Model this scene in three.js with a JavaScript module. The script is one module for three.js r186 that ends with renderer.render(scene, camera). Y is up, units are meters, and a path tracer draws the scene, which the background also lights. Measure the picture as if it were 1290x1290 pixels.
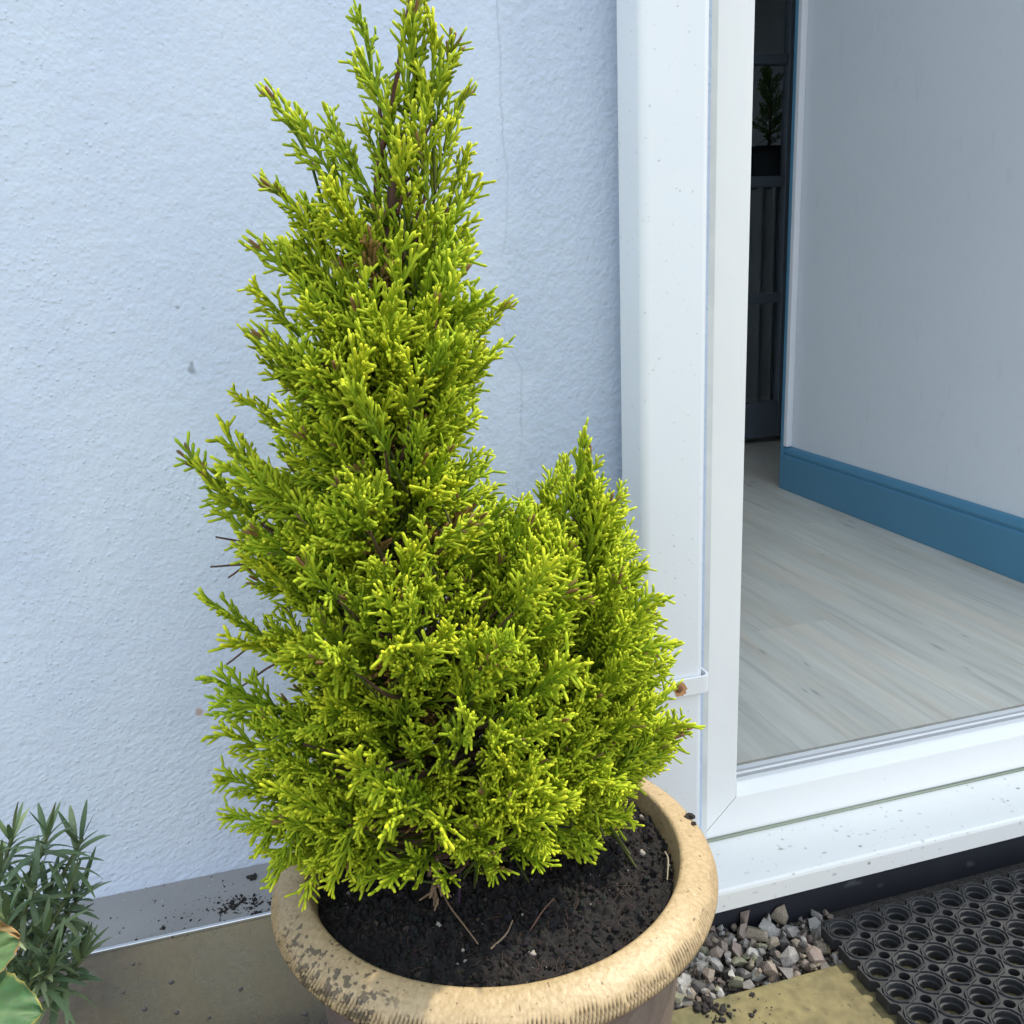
import * as THREE from 'three';
import { mergeGeometries, mergeVertices } from 'three/addons/utils/BufferGeometryUtils.js';
import { RoundedBoxGeometry } from 'three/addons/geometries/RoundedBoxGeometry.js';

// ------------------------------------------------------------------ camera, sky, sun, exposure
const scene = new THREE.Scene();
const camera = new THREE.PerspectiveCamera(58.57, 1, 0.02, 400);
camera.position.set(0, 0.74, 0.838);
camera.up.set(0.11365, 0.96392, -0.24072);
camera.lookAt(0.25915, 0.74 - 0.26266, 0.838 - 0.92944);
camera.updateMatrixWorld();

const renderer = new THREE.WebGLRenderer({ antialias: true });
renderer.toneMapping = THREE.LinearToneMapping;
renderer.toneMappingExposure = 1.48;
renderer.shadowMap.enabled = true;

const SUN = new THREE.Vector3(0.50, 0.86, -0.040).normalize();
{ // thin bright haze over a pale blue sky
  const W = 256, H = 128, d = new Float32Array(W * H * 4);
  for (let j = 0; j < H; j++) for (let i = 0; i < W; i++) {
    const el = ((j + 0.5) / H - 0.5) * Math.PI, az = ((i + 0.5) / W) * 2 * Math.PI;
    const s = Math.max(0, Math.sin(el)), t = Math.pow(s, 0.55);
    const streak = 1 + 0.06 * Math.sin(az * 3 + 5 * s) * Math.sin(az * 7 - 9 * s + 1);
    const k = 1.0 * streak, o = (j * W + i) * 4;
    d[o] = k * (1.13 * (1 - t) + 0.88 * t); d[o + 1] = k * (1.18 * (1 - t) + 1.03 * t); d[o + 2] = k * (1.25 * (1 - t) + 1.26 * t); d[o + 3] = 1;
  }
  const sky = new THREE.DataTexture(d, W, H, THREE.RGBAFormat, THREE.FloatType);
  sky.mapping = THREE.EquirectangularReflectionMapping; sky.magFilter = THREE.LinearFilter; sky.needsUpdate = true;
  scene.background = sky; scene.environment = sky;
}
const sun = new THREE.DirectionalLight(new THREE.Color().setRGB(1, 0.92, 0.78), 3.0);
sun.position.copy(SUN).multiplyScalar(6); sun.target.position.set(0.2, 0.3, 0.1);
sun.position.add(sun.target.position);
sun.castShadow = true; sun.shadow.radius = 3; sun.shadow.mapSize.set(4096, 4096);
Object.assign(sun.shadow.camera, { left: -2.5, right: 2.5, top: 2.5, bottom: -2.5, near: 0.1, far: 15 });
scene.add(sun, sun.target);

// ------------------------------------------------------------------ helpers
function rng(seed) { let s = seed | 0; return () => { s = (s + 0x6d2b79f5) | 0; let t = Math.imul(s ^ (s >>> 15), 1 | s); t = (t + Math.imul(t ^ (t >>> 7), 61 | t)) ^ t; return ((t ^ (t >>> 14)) >>> 0) / 4294967296; }; }
const taken = new Map();
function numbered(name) { const n = taken.get(name) || 0; taken.set(name, n + 1); return n ? `${name}_${String(n).padStart(3, '0')}` : name; }
const V = (x, y, z) => new THREE.Vector3(x, y, z);
const lin = (r, g, b) => new THREE.Color().setRGB(r, g, b);
function mesh(name, geo, mat, parent) { const m = new THREE.Mesh(geo, mat); m.name = parent ? name : numbered(name); m.castShadow = m.receiveShadow = true; (parent || scene).add(m); return m; }
function tag(o, label, category, group) { o.userData.label = label; o.userData.category = category; if (group) o.userData.group = group; return o; }
function thing(name, label, category, pos = [0, 0, 0], group) { const g = new THREE.Group(); g.name = numbered(name); g.position.set(...pos); scene.add(g); return tag(g, label, category, group); }
function structure(o) { o.userData.kind = 'structure'; return o; }
function stuff(o) { o.userData.kind = 'stuff'; return o; }
const clamp = (x, a = 0, b = 1) => Math.min(b, Math.max(a, x));
const sstep = (a, b, x) => { const t = clamp((x - a) / (b - a)); return t * t * (3 - 2 * t); };
const lerp = (a, b, t) => a + (b - a) * t;

// value noise, periodic in both directions
function hash(x, y, s) { let h = Math.imul(x, 374761393) ^ Math.imul(y, 668265263) ^ Math.imul(s, 2246822519); h = Math.imul(h ^ (h >>> 13), 1274126177); return ((h ^ (h >>> 16)) >>> 0) / 4294967296; }
function vn(x, y, px, py, s) {
  const xi = Math.floor(x), yi = Math.floor(y), fx = x - xi, fy = y - yi, u = fx * fx * (3 - 2 * fx), v = fy * fy * (3 - 2 * fy);
  const x0 = ((xi % px) + px) % px, x1 = (x0 + 1) % px, y0 = ((yi % py) + py) % py, y1 = (y0 + 1) % py;
  const a = hash(x0, y0, s), b = hash(x1, y0, s), c = hash(x0, y1, s), d = hash(x1, y1, s);
  return a + (b - a) * u + (c - a) * v + (a - b - c + d) * u * v;
}
function fbm(u, v, fx, fy, oct, s) { let t = 0, a = 0.5, n = 0; for (let o = 0; o < oct; o++) { t += a * vn(u * fx, v * fy, fx, fy, s + o); n += a; a *= 0.5; fx *= 2; fy *= 2; } return t / n; }
function dataTex(w, h, fn, srgb = true) { // fn(u, v) -> [r, g, b], 0..1 (linear values, stored as sRGB if srgb)
  const d = new Uint8Array(w * h * 4), enc = (x) => { x = clamp(x); return srgb ? 255 * (x <= 0.0031308 ? 12.92 * x : 1.055 * Math.pow(x, 1 / 2.4) - 0.055) : 255 * x; };
  for (let j = 0; j < h; j++) for (let i = 0; i < w; i++) { const c = fn((i + 0.5) / w, (j + 0.5) / h), o = (j * w + i) * 4; d[o] = enc(c[0]); d[o + 1] = enc(c[1]); d[o + 2] = enc(c[2]); d[o + 3] = 255; }
  const t = new THREE.DataTexture(d, w, h, THREE.RGBAFormat); t.wrapS = t.wrapT = THREE.RepeatWrapping; t.magFilter = THREE.LinearFilter; t.minFilter = THREE.LinearMipmapLinearFilter; t.generateMipmaps = true;
  if (srgb) t.colorSpace = THREE.SRGBColorSpace; t.needsUpdate = true; return t;
}
function heightTex(w, h, arr) { // Float32Array 0..1 -> texture
  const d = new Uint8Array(w * h * 4); for (let k = 0; k < w * h; k++) { d[4 * k] = d[4 * k + 1] = d[4 * k + 2] = 255 * clamp(arr[k]); d[4 * k + 3] = 255; }
  const t = new THREE.DataTexture(d, w, h, THREE.RGBAFormat); t.wrapS = t.wrapT = THREE.RepeatWrapping; t.magFilter = THREE.LinearFilter; t.minFilter = THREE.LinearMipmapLinearFilter; t.generateMipmaps = true; t.needsUpdate = true; return t;
}
function repeat(t, rx, ry, ox = 0, oy = 0) { const c = t.clone(); c.repeat.set(rx, ry); c.offset.set(ox, oy); c.needsUpdate = true; return c; }
// box-projected uv in metres, read from world-space geometry
function metricUV(g) {
  const p = g.attributes.position, n = g.attributes.normal, uv = new Float32Array(p.count * 2);
  for (let k = 0; k < p.count; k++) {
    const ax = Math.abs(n.getX(k)), ay = Math.abs(n.getY(k)), az = Math.abs(n.getZ(k));
    if (az >= ax && az >= ay) { uv[2 * k] = p.getX(k); uv[2 * k + 1] = p.getY(k); } else if (ax >= ay) { uv[2 * k] = p.getZ(k); uv[2 * k + 1] = p.getY(k); } else { uv[2 * k] = p.getX(k); uv[2 * k + 1] = p.getZ(k); }
  }
  g.setAttribute('uv', new THREE.BufferAttribute(uv, 2)); return g;
}
function box(x0, x1, y0, y1, z0, z1, r = 0) {
  const w = x1 - x0, h = y1 - y0, d = z1 - z0;
  const g = r ? new RoundedBoxGeometry(w, h, d, 2, r) : new THREE.BoxGeometry(w, h, d);
  g.translate((x0 + x1) / 2, (y0 + y1) / 2, (z0 + z1) / 2); return metricUV(g);
}
// a profile [[a, b], ...] swept between two ends: at(a, b, t) gives the point
function loft(profile, closed, ends, at) {
  const pos = [], idx = [], n = profile.length, m = closed ? n : n - 1;
  for (let k = 0; k < m; k++) { const p = profile[k], q = profile[(k + 1) % n], b = pos.length / 3; for (const [c, e] of [[p, 0], [q, 0], [q, 1], [p, 1]]) pos.push(...at(c[0], c[1], ends[e])); idx.push(b, b + 1, b + 2, b, b + 2, b + 3); }
  const g = new THREE.BufferGeometry(); g.setAttribute('position', new THREE.Float32BufferAttribute(pos, 3)); g.setIndex(idx); g.computeVertexNormals(); return metricUV(g);
}
function tube(points, r0, r1, seg = 12, sides = 6) {
  const c = new THREE.CatmullRomCurve3(points), f = c.computeFrenetFrames(seg, false), pos = [], nor = [], uv = [], idx = [];
  for (let i = 0; i <= seg; i++) { const t = i / seg, p = c.getPoint(t), r = lerp(r0, r1, t); for (let k = 0; k <= sides; k++) { const a = (k / sides) * 2 * Math.PI, n = f.normals[i].clone().multiplyScalar(Math.cos(a)).addScaledVector(f.binormals[i], Math.sin(a)); pos.push(p.x + n.x * r, p.y + n.y * r, p.z + n.z * r); nor.push(n.x, n.y, n.z); uv.push(k / sides, t); } }
  for (let i = 0; i < seg; i++) for (let k = 0; k < sides; k++) { const a = i * (sides + 1) + k, b = a + sides + 1; idx.push(a, a + 1, b, b, a + 1, b + 1); }
  const g = new THREE.BufferGeometry(); g.setAttribute('position', new THREE.Float32BufferAttribute(pos, 3)); g.setAttribute('normal', new THREE.Float32BufferAttribute(nor, 3)); g.setAttribute('uv', new THREE.Float32BufferAttribute(uv, 2)); g.setIndex(idx); return g;
}
function lump(R, r, flat = 1, jag = 0.35) { // an irregular crumb or stone
  const g = mergeVertices(new THREE.IcosahedronGeometry(r, 1).deleteAttribute('uv').deleteAttribute('normal')), p = g.attributes.position, ax = 0.75 + 0.5 * R(), az = 0.75 + 0.5 * R();
  for (let k = 0; k < p.count; k++) { const s = 1 + jag * (R() - 0.5) * 2; p.setXYZ(k, p.getX(k) * s * ax, p.getY(k) * s * flat, p.getZ(k) * s * az); }
  return g;
}
const Q = new THREE.Quaternion(), UPY = V(0, 1, 0);

// ------------------------------------------------------------------ house wall: painted render, patched round the door
const wallTexSize = 2048;
const crack = [[0.243, 1.1], [0.241, 0.958], [0.24, 0.877], [0.243, 0.82], [0.24, 0.762], [0.231, 0.735], [0.225, 0.715], [0.238, 0.662], [0.25, 0.639], [0.247, 0.60], [0.245, 0.57], [0.238, 0.507], [0.24, 0.40], [0.236, 0.1]];
const crackX = (y) => { for (let k = 0; k < crack.length - 1; k++) if (y <= crack[k][1] && y >= crack[k + 1][1]) { const t = (crack[k][1] - y) / (crack[k][1] - crack[k + 1][1]); return lerp(crack[k][0], crack[k + 1][0], t); } return 0.24; };
const wallBump = new Float32Array(wallTexSize * wallTexSize);
{
  const N = wallTexSize, R = rng(5);
  for (let j = 0; j < N; j++) {
    const v = (j + 0.5) / N, y = 0.1 + v, cx = crackX(y) + 0.007 * (fbm(0.3, v, 8, 60, 4, 71) - 0.5);
    for (let i = 0; i < N; i++) {
      const u = (i + 0.5) / N, x = u - 0.55;
      const patch = sstep(cx - 0.012, cx + 0.016, x + 0.03 * (fbm(u, v, 30, 30, 2, 9) - 0.5));
      const low = sstep(0.42, 0.28, y); // the trowelled foot of the wall
      const fine = fbm(u, v, 380, 380, 2, 1), mid = fbm(u, v, 130, 130, 3, 11), big = fbm(u, v, 14, 14, 3, 21);
      const a = u * 0.9 + v * 0.45, b = v * 0.9 - u * 0.45, str = vn(a * 150, b * 430, 4096, 4096, 31);
      const ru = Math.hypot(u - 0.62, v - 0.9) * 260, sweep = vn(ru + 4 * mid, Math.atan2(v - 0.9, u - 0.62) * 40, 4096, 4096, 41);
      let h = 0.34 + 0.15 * (fine - 0.5) + 0.22 * (mid - 0.5) + 0.22 * (big - 0.5);
      h += low * 0.14 * (str - 0.5);
      h += patch * (0.015 + 0.20 * (fbm(u, v, 230, 230, 2, 51) - 0.5) + 0.12 * (sweep - 0.5));
      wallBump[j * N + i] = h;
    }
  }
  const splat = (x, y, r, h) => { const ci = (x + 0.55) * N, cj = (y - 0.1) * N, rr = r * N; for (let j = Math.floor(cj - 2.5 * rr); j <= cj + 2.5 * rr; j++) for (let i = Math.floor(ci - 2.5 * rr); i <= ci + 2.5 * rr; i++) { const d = Math.hypot(i - ci, j - cj) / rr; if (d < 2.5) wallBump[((j + N) % N) * N + ((i + N) % N)] += h * Math.exp(-d * d * 1.6); } };
  for (let k = 0; k < 2600; k++) splat(R() - 0.55, 0.1 + R(), 0.0005 + 0.0008 * R() * R(), 0.05 + 0.12 * R());
  for (let k = 0; k < 900; k++) { const a = R(), y = 0.2 + 0.75 * R(); splat(-0.16 + 0.10 * (a + R() - 1), y, 0.0005 + 0.0009 * R(), 0.08 + 0.16 * R()); }
  for (let k = 0; k < 40; k++) splat(-0.06 + 0.05 * (R() - 0.5), 0.52 + 0.12 * (R() - 0.5), 0.0008 + 0.0012 * R(), 0.22);
  for (let j = 0; j < N; j++) { // the crack itself
    const y = 0.1 + (j + 0.5) / N, open = sstep(0.25, 0.5, fbm(0.7, (j + 0.5) / N, 8, 24, 2, 61)) * (y > 0.74 && y < 0.82 ? 0.5 : 1); const cx = crackX(y) + 0.007 * (fbm(0.3, (j + 0.5) / N, 8, 60, 4, 71) - 0.5);
    for (let i = -3; i <= 3; i++) { const k = Math.round((cx + 0.55) * N) + i; wallBump[j * N + k] -= 0.15 * open * Math.exp(-i * i * 0.7); }
  }
}
const wallBumpTex = heightTex(wallTexSize, wallTexSize, wallBump);
const marks = [[-0.081, 0.344, 0.0030, [0.42, 0.20, 0.07]], [-0.047, 0.664, 0.0030, [0.16, 0.17, 0.17]], [-0.0462, 0.6685, 0.002, [0.2, 0.2, 0.2]], [-0.051, 0.716, 0.0012, [0.2, 0.2, 0.2]], [-0.0525, 0.7165, 0.001, [0.2, 0.2, 0.2]], [-0.257, 0.861, 0.001, [0.25, 0.25, 0.25]], [0.01, 0.925, 0.0008, [0.3, 0.3, 0.3]]];
const wallColor = dataTex(1024, 1024, (u, v) => {
  const x = u - 0.55, y = 0.1 + v, cx = crackX(y) + 0.007 * (fbm(0.3, v, 8, 60, 4, 71) - 0.5);
  const soft = 0.010 * (fbm(u, v, 40, 40, 3, 9) - 0.5), patch = sstep(cx - 0.020, cx + 0.024, x + 3 * soft);
  const m = fbm(u, v, 7, 7, 4, 15) - 0.5, f = fbm(u, v, 150, 150, 2, 25) - 0.5, chalk = sstep(0.58, 0.75, fbm(u, v, 5, 3, 3, 35));
  let c = [lerp(0.60, 0.515, patch) + 0.08 * m + 0.03 * f, lerp(0.675, 0.592, patch) + 0.07 * m + 0.03 * f, lerp(0.79, 0.715, patch) + 0.03 * m + 0.02 * f];
  c = c.map((q, k) => q + chalk * [0.03, 0.035, 0.02][k]);
  const dc = Math.abs(x - cx), open = sstep(0.25, 0.5, fbm(0.7, v, 8, 24, 2, 61));
  if (dc < 0.0016) { const w = (1 - dc / 0.0016) * 0.18 * open; c = c.map((q, k) => lerp(q, [0.22, 0.24, 0.28][k], w)); }
  for (const [mx, my, r, mc] of marks) { const d = Math.hypot(x - mx, (y - my) * 0.8) / r * (0.8 + 0.5 * f * 2 + 0.2); if (d < 1.4) { const w = 0.6 * (1 - sstep(0.5, 1.35, d)); c = c.map((q, k) => lerp(q, mc[k], w)); } }
  if (fbm(u, v, 210, 210, 1, 45) > 0.992) c = c.map((q) => q * 0.55);
  return c;
});
const M = {};
M.wall = new THREE.MeshStandardMaterial({ name: 'painted_render', map: wallColor, bumpMap: wallBumpTex, bumpScale: 0.0030, roughness: 0.72 });
function wallUV(g) { const p = g.attributes.position, uv = g.attributes.uv; for (let k = 0; k < p.count; k++) uv.setXY(k, p.getX(k) + 0.55 + (Math.abs(g.attributes.normal.getX(k)) > 0.5 ? p.getZ(k) : 0), p.getY(k) - 0.1); return g; }
const houseWall = thing('house_wall', 'pale blue painted rendered house wall with a hairline crack behind the conifer', 'wall');
mesh('render', wallUV(box(-3.2, 0.4455, 0.0, 2.5, -0.25, 0)), M.wall, houseWall);
mesh('render_above_door', wallUV(box(0.4455, 1.452, 2.19, 2.5, -0.25, 0)), M.wall, houseWall);
mesh('render_beyond_door', wallUV(box(1.452, 4.5, 0.0, 2.5, -0.25, 0)), M.wall, houseWall);
M.plinth = new THREE.MeshStandardMaterial({ name: 'bitumen', roughness: 0.75, map: dataTex(256, 256, (u, v) => { const f = fbm(u, v, 24, 24, 3, 3), s = fbm(u, v, 70, 70, 1, 8) > 0.95 ? 0.05 : 0; return [0.011 + 0.010 * f + s, 0.013 + 0.010 * f + s, 0.019 + 0.012 * f + s]; }) });
mesh('plinth', box(0.4085, 1.50, -0.04, 0.0395, -0.2, 0.052), M.plinth, houseWall);

// ------------------------------------------------------------------ white plastic: door frame, sill, downpipe
function speckTex(seed, n, base, tone, rMin, rMax) {
  const N = 1024, R = rng(seed), a = new Float32Array(N * N);
  for (let k = 0; k < n; k++) { const x = R() * N, y = R() * N, r = (rMin + (rMax - rMin) * Math.pow(R(), 4)) * N / 0.5, el = 0.6 + 0.6 * R(), w = 0.25 + 0.75 * R() * R(); for (let j = Math.floor(y - 2 * r - 1); j <= y + 2 * r + 1; j++) for (let i = Math.floor(x - 2 * r - 1); i <= x + 2 * r + 1; i++) { const d = Math.hypot((i - x) * el, (j - y) / el) / r; const q = ((j + N) % N) * N + ((i + N) % N); a[q] = Math.max(a[q], w * (1 - sstep(0.5, 1.3, d))); } }
  return dataTex(N, N, (u, v) => { const w = a[Math.floor(v * N) * N + Math.floor(u * N)], m = (fbm(u, v, 6, 6, 3, seed) - 0.5) * 0.03; return base.map((b, k) => lerp(b + m, tone[k], w)); });
}
const T_up = repeat(speckTex(3, 1500, [0.85, 0.865, 0.87], [0.42, 0.42, 0.40], 0.0003, 0.0012), 2, 2);
const T_sill = repeat(speckTex(4, 1500, [0.84, 0.835, 0.785], [0.26, 0.245, 0.20], 0.0004, 0.0026), 2, 2);
M.pipe = new THREE.MeshPhysicalMaterial({ name: 'pipe_plastic', map: T_up, roughness: 0.38, color: lin(0.97, 0.985, 1) });
M.frame = new THREE.MeshPhysicalMaterial({ name: 'frame_plastic', map: repeat(speckTex(6, 120, [0.865, 0.865, 0.835], [0.5, 0.5, 0.47], 0.0003, 0.0013), 2, 2), roughness: 0.28 });
M.sill = new THREE.MeshPhysicalMaterial({ name: 'sill_plastic', map: T_sill, roughness: 0.33 });
M.gasket = new THREE.MeshStandardMaterial({ name: 'grey_rubber', color: lin(0.46, 0.46, 0.45), roughness: 0.7 });
M.sealant = new THREE.MeshStandardMaterial({ name: 'weathered_sealant', roughness: 0.8, map: dataTex(256, 256, (u, v) => { const f = fbm(u, v, 30, 30, 3, 3); return [0.56 + 0.2 * f, 0.57 + 0.2 * f, 0.54 + 0.18 * f]; }) });

M.algae = new THREE.MeshStandardMaterial({ name: 'algae_stained_sealant', roughness: 0.9, map: dataTex(256, 64, (u, v) => { const f = fbm(u, v, 60, 8, 3, 3), g = fbm(u, v, 14, 4, 3, 9); return [0.16 + 0.22 * f * g * 2, 0.19 + 0.22 * f * g * 2, 0.13 + 0.18 * f * g * 2]; }) });
const frame = thing('door_frame', 'white plastic door frame with a stepped sill round the open doorway', 'door frame');
{
  const X0 = 0.4455, X1 = 1.452, Y0 = 0.0705, Y1 = 2.19;
  // [distance in from the outer edge, z]
  const prof = [[0, -0.085], [0, -0.012], [0.0015, -0.01], [0.0485, -0.01], [0.0500, -0.0105], [0.0575, -0.0235], [0.0585, -0.026], [0.0585, -0.034], [0.0565, -0.035], [0.0565, -0.042], [0.0585, -0.043], [0.0585, -0.050], [0.0400, -0.052], [0.0400, -0.085]];
  const member = (name, at) => mesh(name, loft(prof, true, [0, 1], at), M.frame, frame);
  member('jamb', (a, z, t) => [X0 + a, t ? Y1 - a - 0.0004 : Y0 + a + 0.0004, z]);
  member('jamb', (a, z, t) => [X1 - a, t ? Y0 + a + 0.0004 : Y1 - a - 0.0004, z]);
  member('head', (a, z, t) => [t ? X1 - a - 0.0004 : X0 + a + 0.0004, Y1 - a, z]);
  member('bottom_rail', (a, z, t) => [t ? X0 + a + 0.0004 : X1 - a - 0.0004, Y0 + a, z]);
  for (const z of [-0.0385, -0.0465]) mesh('gasket', box(X0 + 0.0588, X1 - 0.0588, Y0 + 0.0566, Y0 + (z > -0.04 ? 0.0583 : 0.0592), z - 0.0018, z + 0.0018), M.gasket, frame);
  mesh('gasket', box(X0 + 0.0566, X0 + 0.0593, Y0 + 0.0595, Y1 - 0.06, -0.0408, -0.0362), M.gasket, frame);
  const sp = [[-0.09, 0.0], [-0.09, 0.069], [-0.004, 0.069], [0.060, 0.0665], [0.0685, 0.0657], [0.0712, 0.0640], [0.0722, 0.0610], [0.0728, 0.0402], [0.0712, 0.0395], [0.045, 0.0396], [0.045, 0.0]];
  const sillGeo = loft(sp, true, [0.4095, 1.49], (z, y, x) => [x, y, z]);
  const cap = new THREE.ShapeGeometry(new THREE.Shape(sp.map(([z, y]) => new THREE.Vector2(z, y)))); cap.rotateY(-Math.PI / 2);
  const capA = cap.clone().translate(0.4095, 0, 0), capB = cap.clone().translate(1.49, 0, 0);
  mesh('sill', mergeGeometries([sillGeo, metricUV(capA), metricUV(capB)]), M.sill, frame);
  mesh('sealant_bead', tube([V(0.4475, 0.0702, -0.008), V(0.6, 0.0705, -0.0082), V(0.8, 0.0700, -0.0080), V(1.1, 0.0704, -0.0081), V(1.45, 0.0703, -0.008)], 0.0021, 0.0021, 60, 6), M.algae, frame);
  mesh('sealant_strip', box(0.4445, 0.4560, 0.0715, 2.18, -0.009, -0.0065, 0.001), M.sealant, frame);
}

// downpipe: square tube with rounded corners, on a strap
const pipe = thing('downpipe', 'white square plastic downpipe strapped to the wall beside the doorway', 'downpipe', [0.3735, 0, 0.0465]);
{
  const roundedRect = (w, d, r, n = 5) => { const o = []; for (const [cx, cz, a0] of [[w / 2 - r, d / 2 - r, 0], [-w / 2 + r, d / 2 - r, 1], [-w / 2 + r, -d / 2 + r, 2], [w / 2 - r, -d / 2 + r, 3]]) for (let k = 0; k <= n; k++) { const a = (a0 + k / n) * Math.PI / 2; o.push([cx + r * Math.cos(a), cz + r * Math.sin(a)]); } return o; };
  const sweep = (outline, y0, y1) => { const pos = [], nor = [], uv = [], idx = []; let s = 0; const n = outline.length; for (let k = 0; k <= n; k++) { const p = outline[k % n], q = outline[(k + 1) % n], o = outline[(k + n - 1) % n]; const tx = q[0] - o[0], tz = q[1] - o[1], l = Math.hypot(tx, tz); if (k) s += Math.hypot(p[0] - outline[k - 1][0], p[1] - outline[k - 1][1]); for (const y of [y0, y1]) { pos.push(p[0], y, p[1]); nor.push(tz / l, 0, -tx / l); uv.push(s, y); } } for (let k = 0; k < n; k++) idx.push(2 * k, 2 * k + 1, 2 * k + 2, 2 * k + 1, 2 * k + 3, 2 * k + 2); const g = new THREE.BufferGeometry(); g.setAttribute('position', new THREE.Float32BufferAttribute(pos, 3)); g.setAttribute('normal', new THREE.Float32BufferAttribute(nor, 3)); g.setAttribute('uv', new THREE.Float32BufferAttribute(uv, 2)); g.setIndex(idx); return g; };
  mesh('pipe', sweep(roundedRect(0.0655, 0.057, 0.0085, 6), 0.0, 2.4), M.pipe, pipe);
  // strap: an open loop from the wall round the front of the pipe
  M.strap = new THREE.MeshPhysicalMaterial({ name: 'strap_plastic', map: T_up, roughness: 0.4 });
  const st = roundedRect(0.0775, 0.064, 0.008, 6), inner = roundedRect(0.0725, 0.059, 0.006, 6);
  const y0 = 0.3135, y1 = 0.3315, pos = [], idx = []; const n = st.length;
  for (let k = 0; k < n; k++) { const a = st[k], b = st[(k + 1) % n], c = inner[k], d = inner[(k + 1) % n]; for (const [p, q, ya, yb] of [[a, b, y0, y1], [d, c, y0, y1]]) { const o = pos.length / 3; pos.push(p[0], ya, p[1] + 0.0005, p[0], yb, p[1] + 0.0005, q[0], yb, q[1] + 0.0005, q[0], ya, q[1] + 0.0005); idx.push(o, o + 1, o + 2, o, o + 2, o + 3); } for (const y of [y0, y1]) { const o = pos.length / 3; pos.push(a[0], y, a[1] + 0.0005, b[0], y, b[1] + 0.0005, d[0], y, d[1] + 0.0005, c[0], y, c[1] + 0.0005); idx.push(o, o + 1, o + 2, o, o + 2, o + 3); } }
  const sg = new THREE.BufferGeometry(); sg.setAttribute('position', new THREE.Float32BufferAttribute(pos, 3)); sg.setIndex(idx); sg.computeVertexNormals(); metricUV(sg);
  const strap = mesh('strap', sg, M.strap, pipe);
  mesh('lug', box(-0.052, -0.036, y0, y1, -0.0465, -0.031, 0.001), M.strap, pipe);
  M.rust = new THREE.MeshStandardMaterial({ name: 'rust', roughness: 0.9, map: dataTex(128, 128, (u, v) => { const f = fbm(u, v, 9, 9, 3, 3); return [0.10 + 0.34 * f * f, 0.04 + 0.15 * f * f, 0.02 + 0.04 * f]; }) });
  const screw = new THREE.SphereGeometry(0.0042, 12, 6, 0, 2 * Math.PI, 0, Math.PI / 2); screw.rotateX(Math.PI / 2); screw.scale(1, 1, 0.55);
  const sc = mesh('screw', screw, M.rust, strap); sc.position.set(0.003, 0.3225, 0.0325);
  const stain = new THREE.CircleGeometry(0.0072, 20); const sp = stain.attributes.position, R = rng(2); for (let k = 1; k < sp.count; k++) { const s = 0.8 + 0.35 * R(); sp.setXY(k, sp.getX(k) * s, sp.getY(k) * s * 1.05); }
  const stn = mesh('rust_stain', stain, new THREE.MeshStandardMaterial({ name: 'rust_bloom', roughness: 0.85, map: dataTex(64, 64, (u, v) => { const f = fbm(u, v, 6, 6, 3, 7); return [0.40 + 0.25 * f, 0.19 + 0.16 * f, 0.07 + 0.1 * f]; }) }), strap); stn.position.set(0.0045, 0.3215, 0.03295);
}

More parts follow.
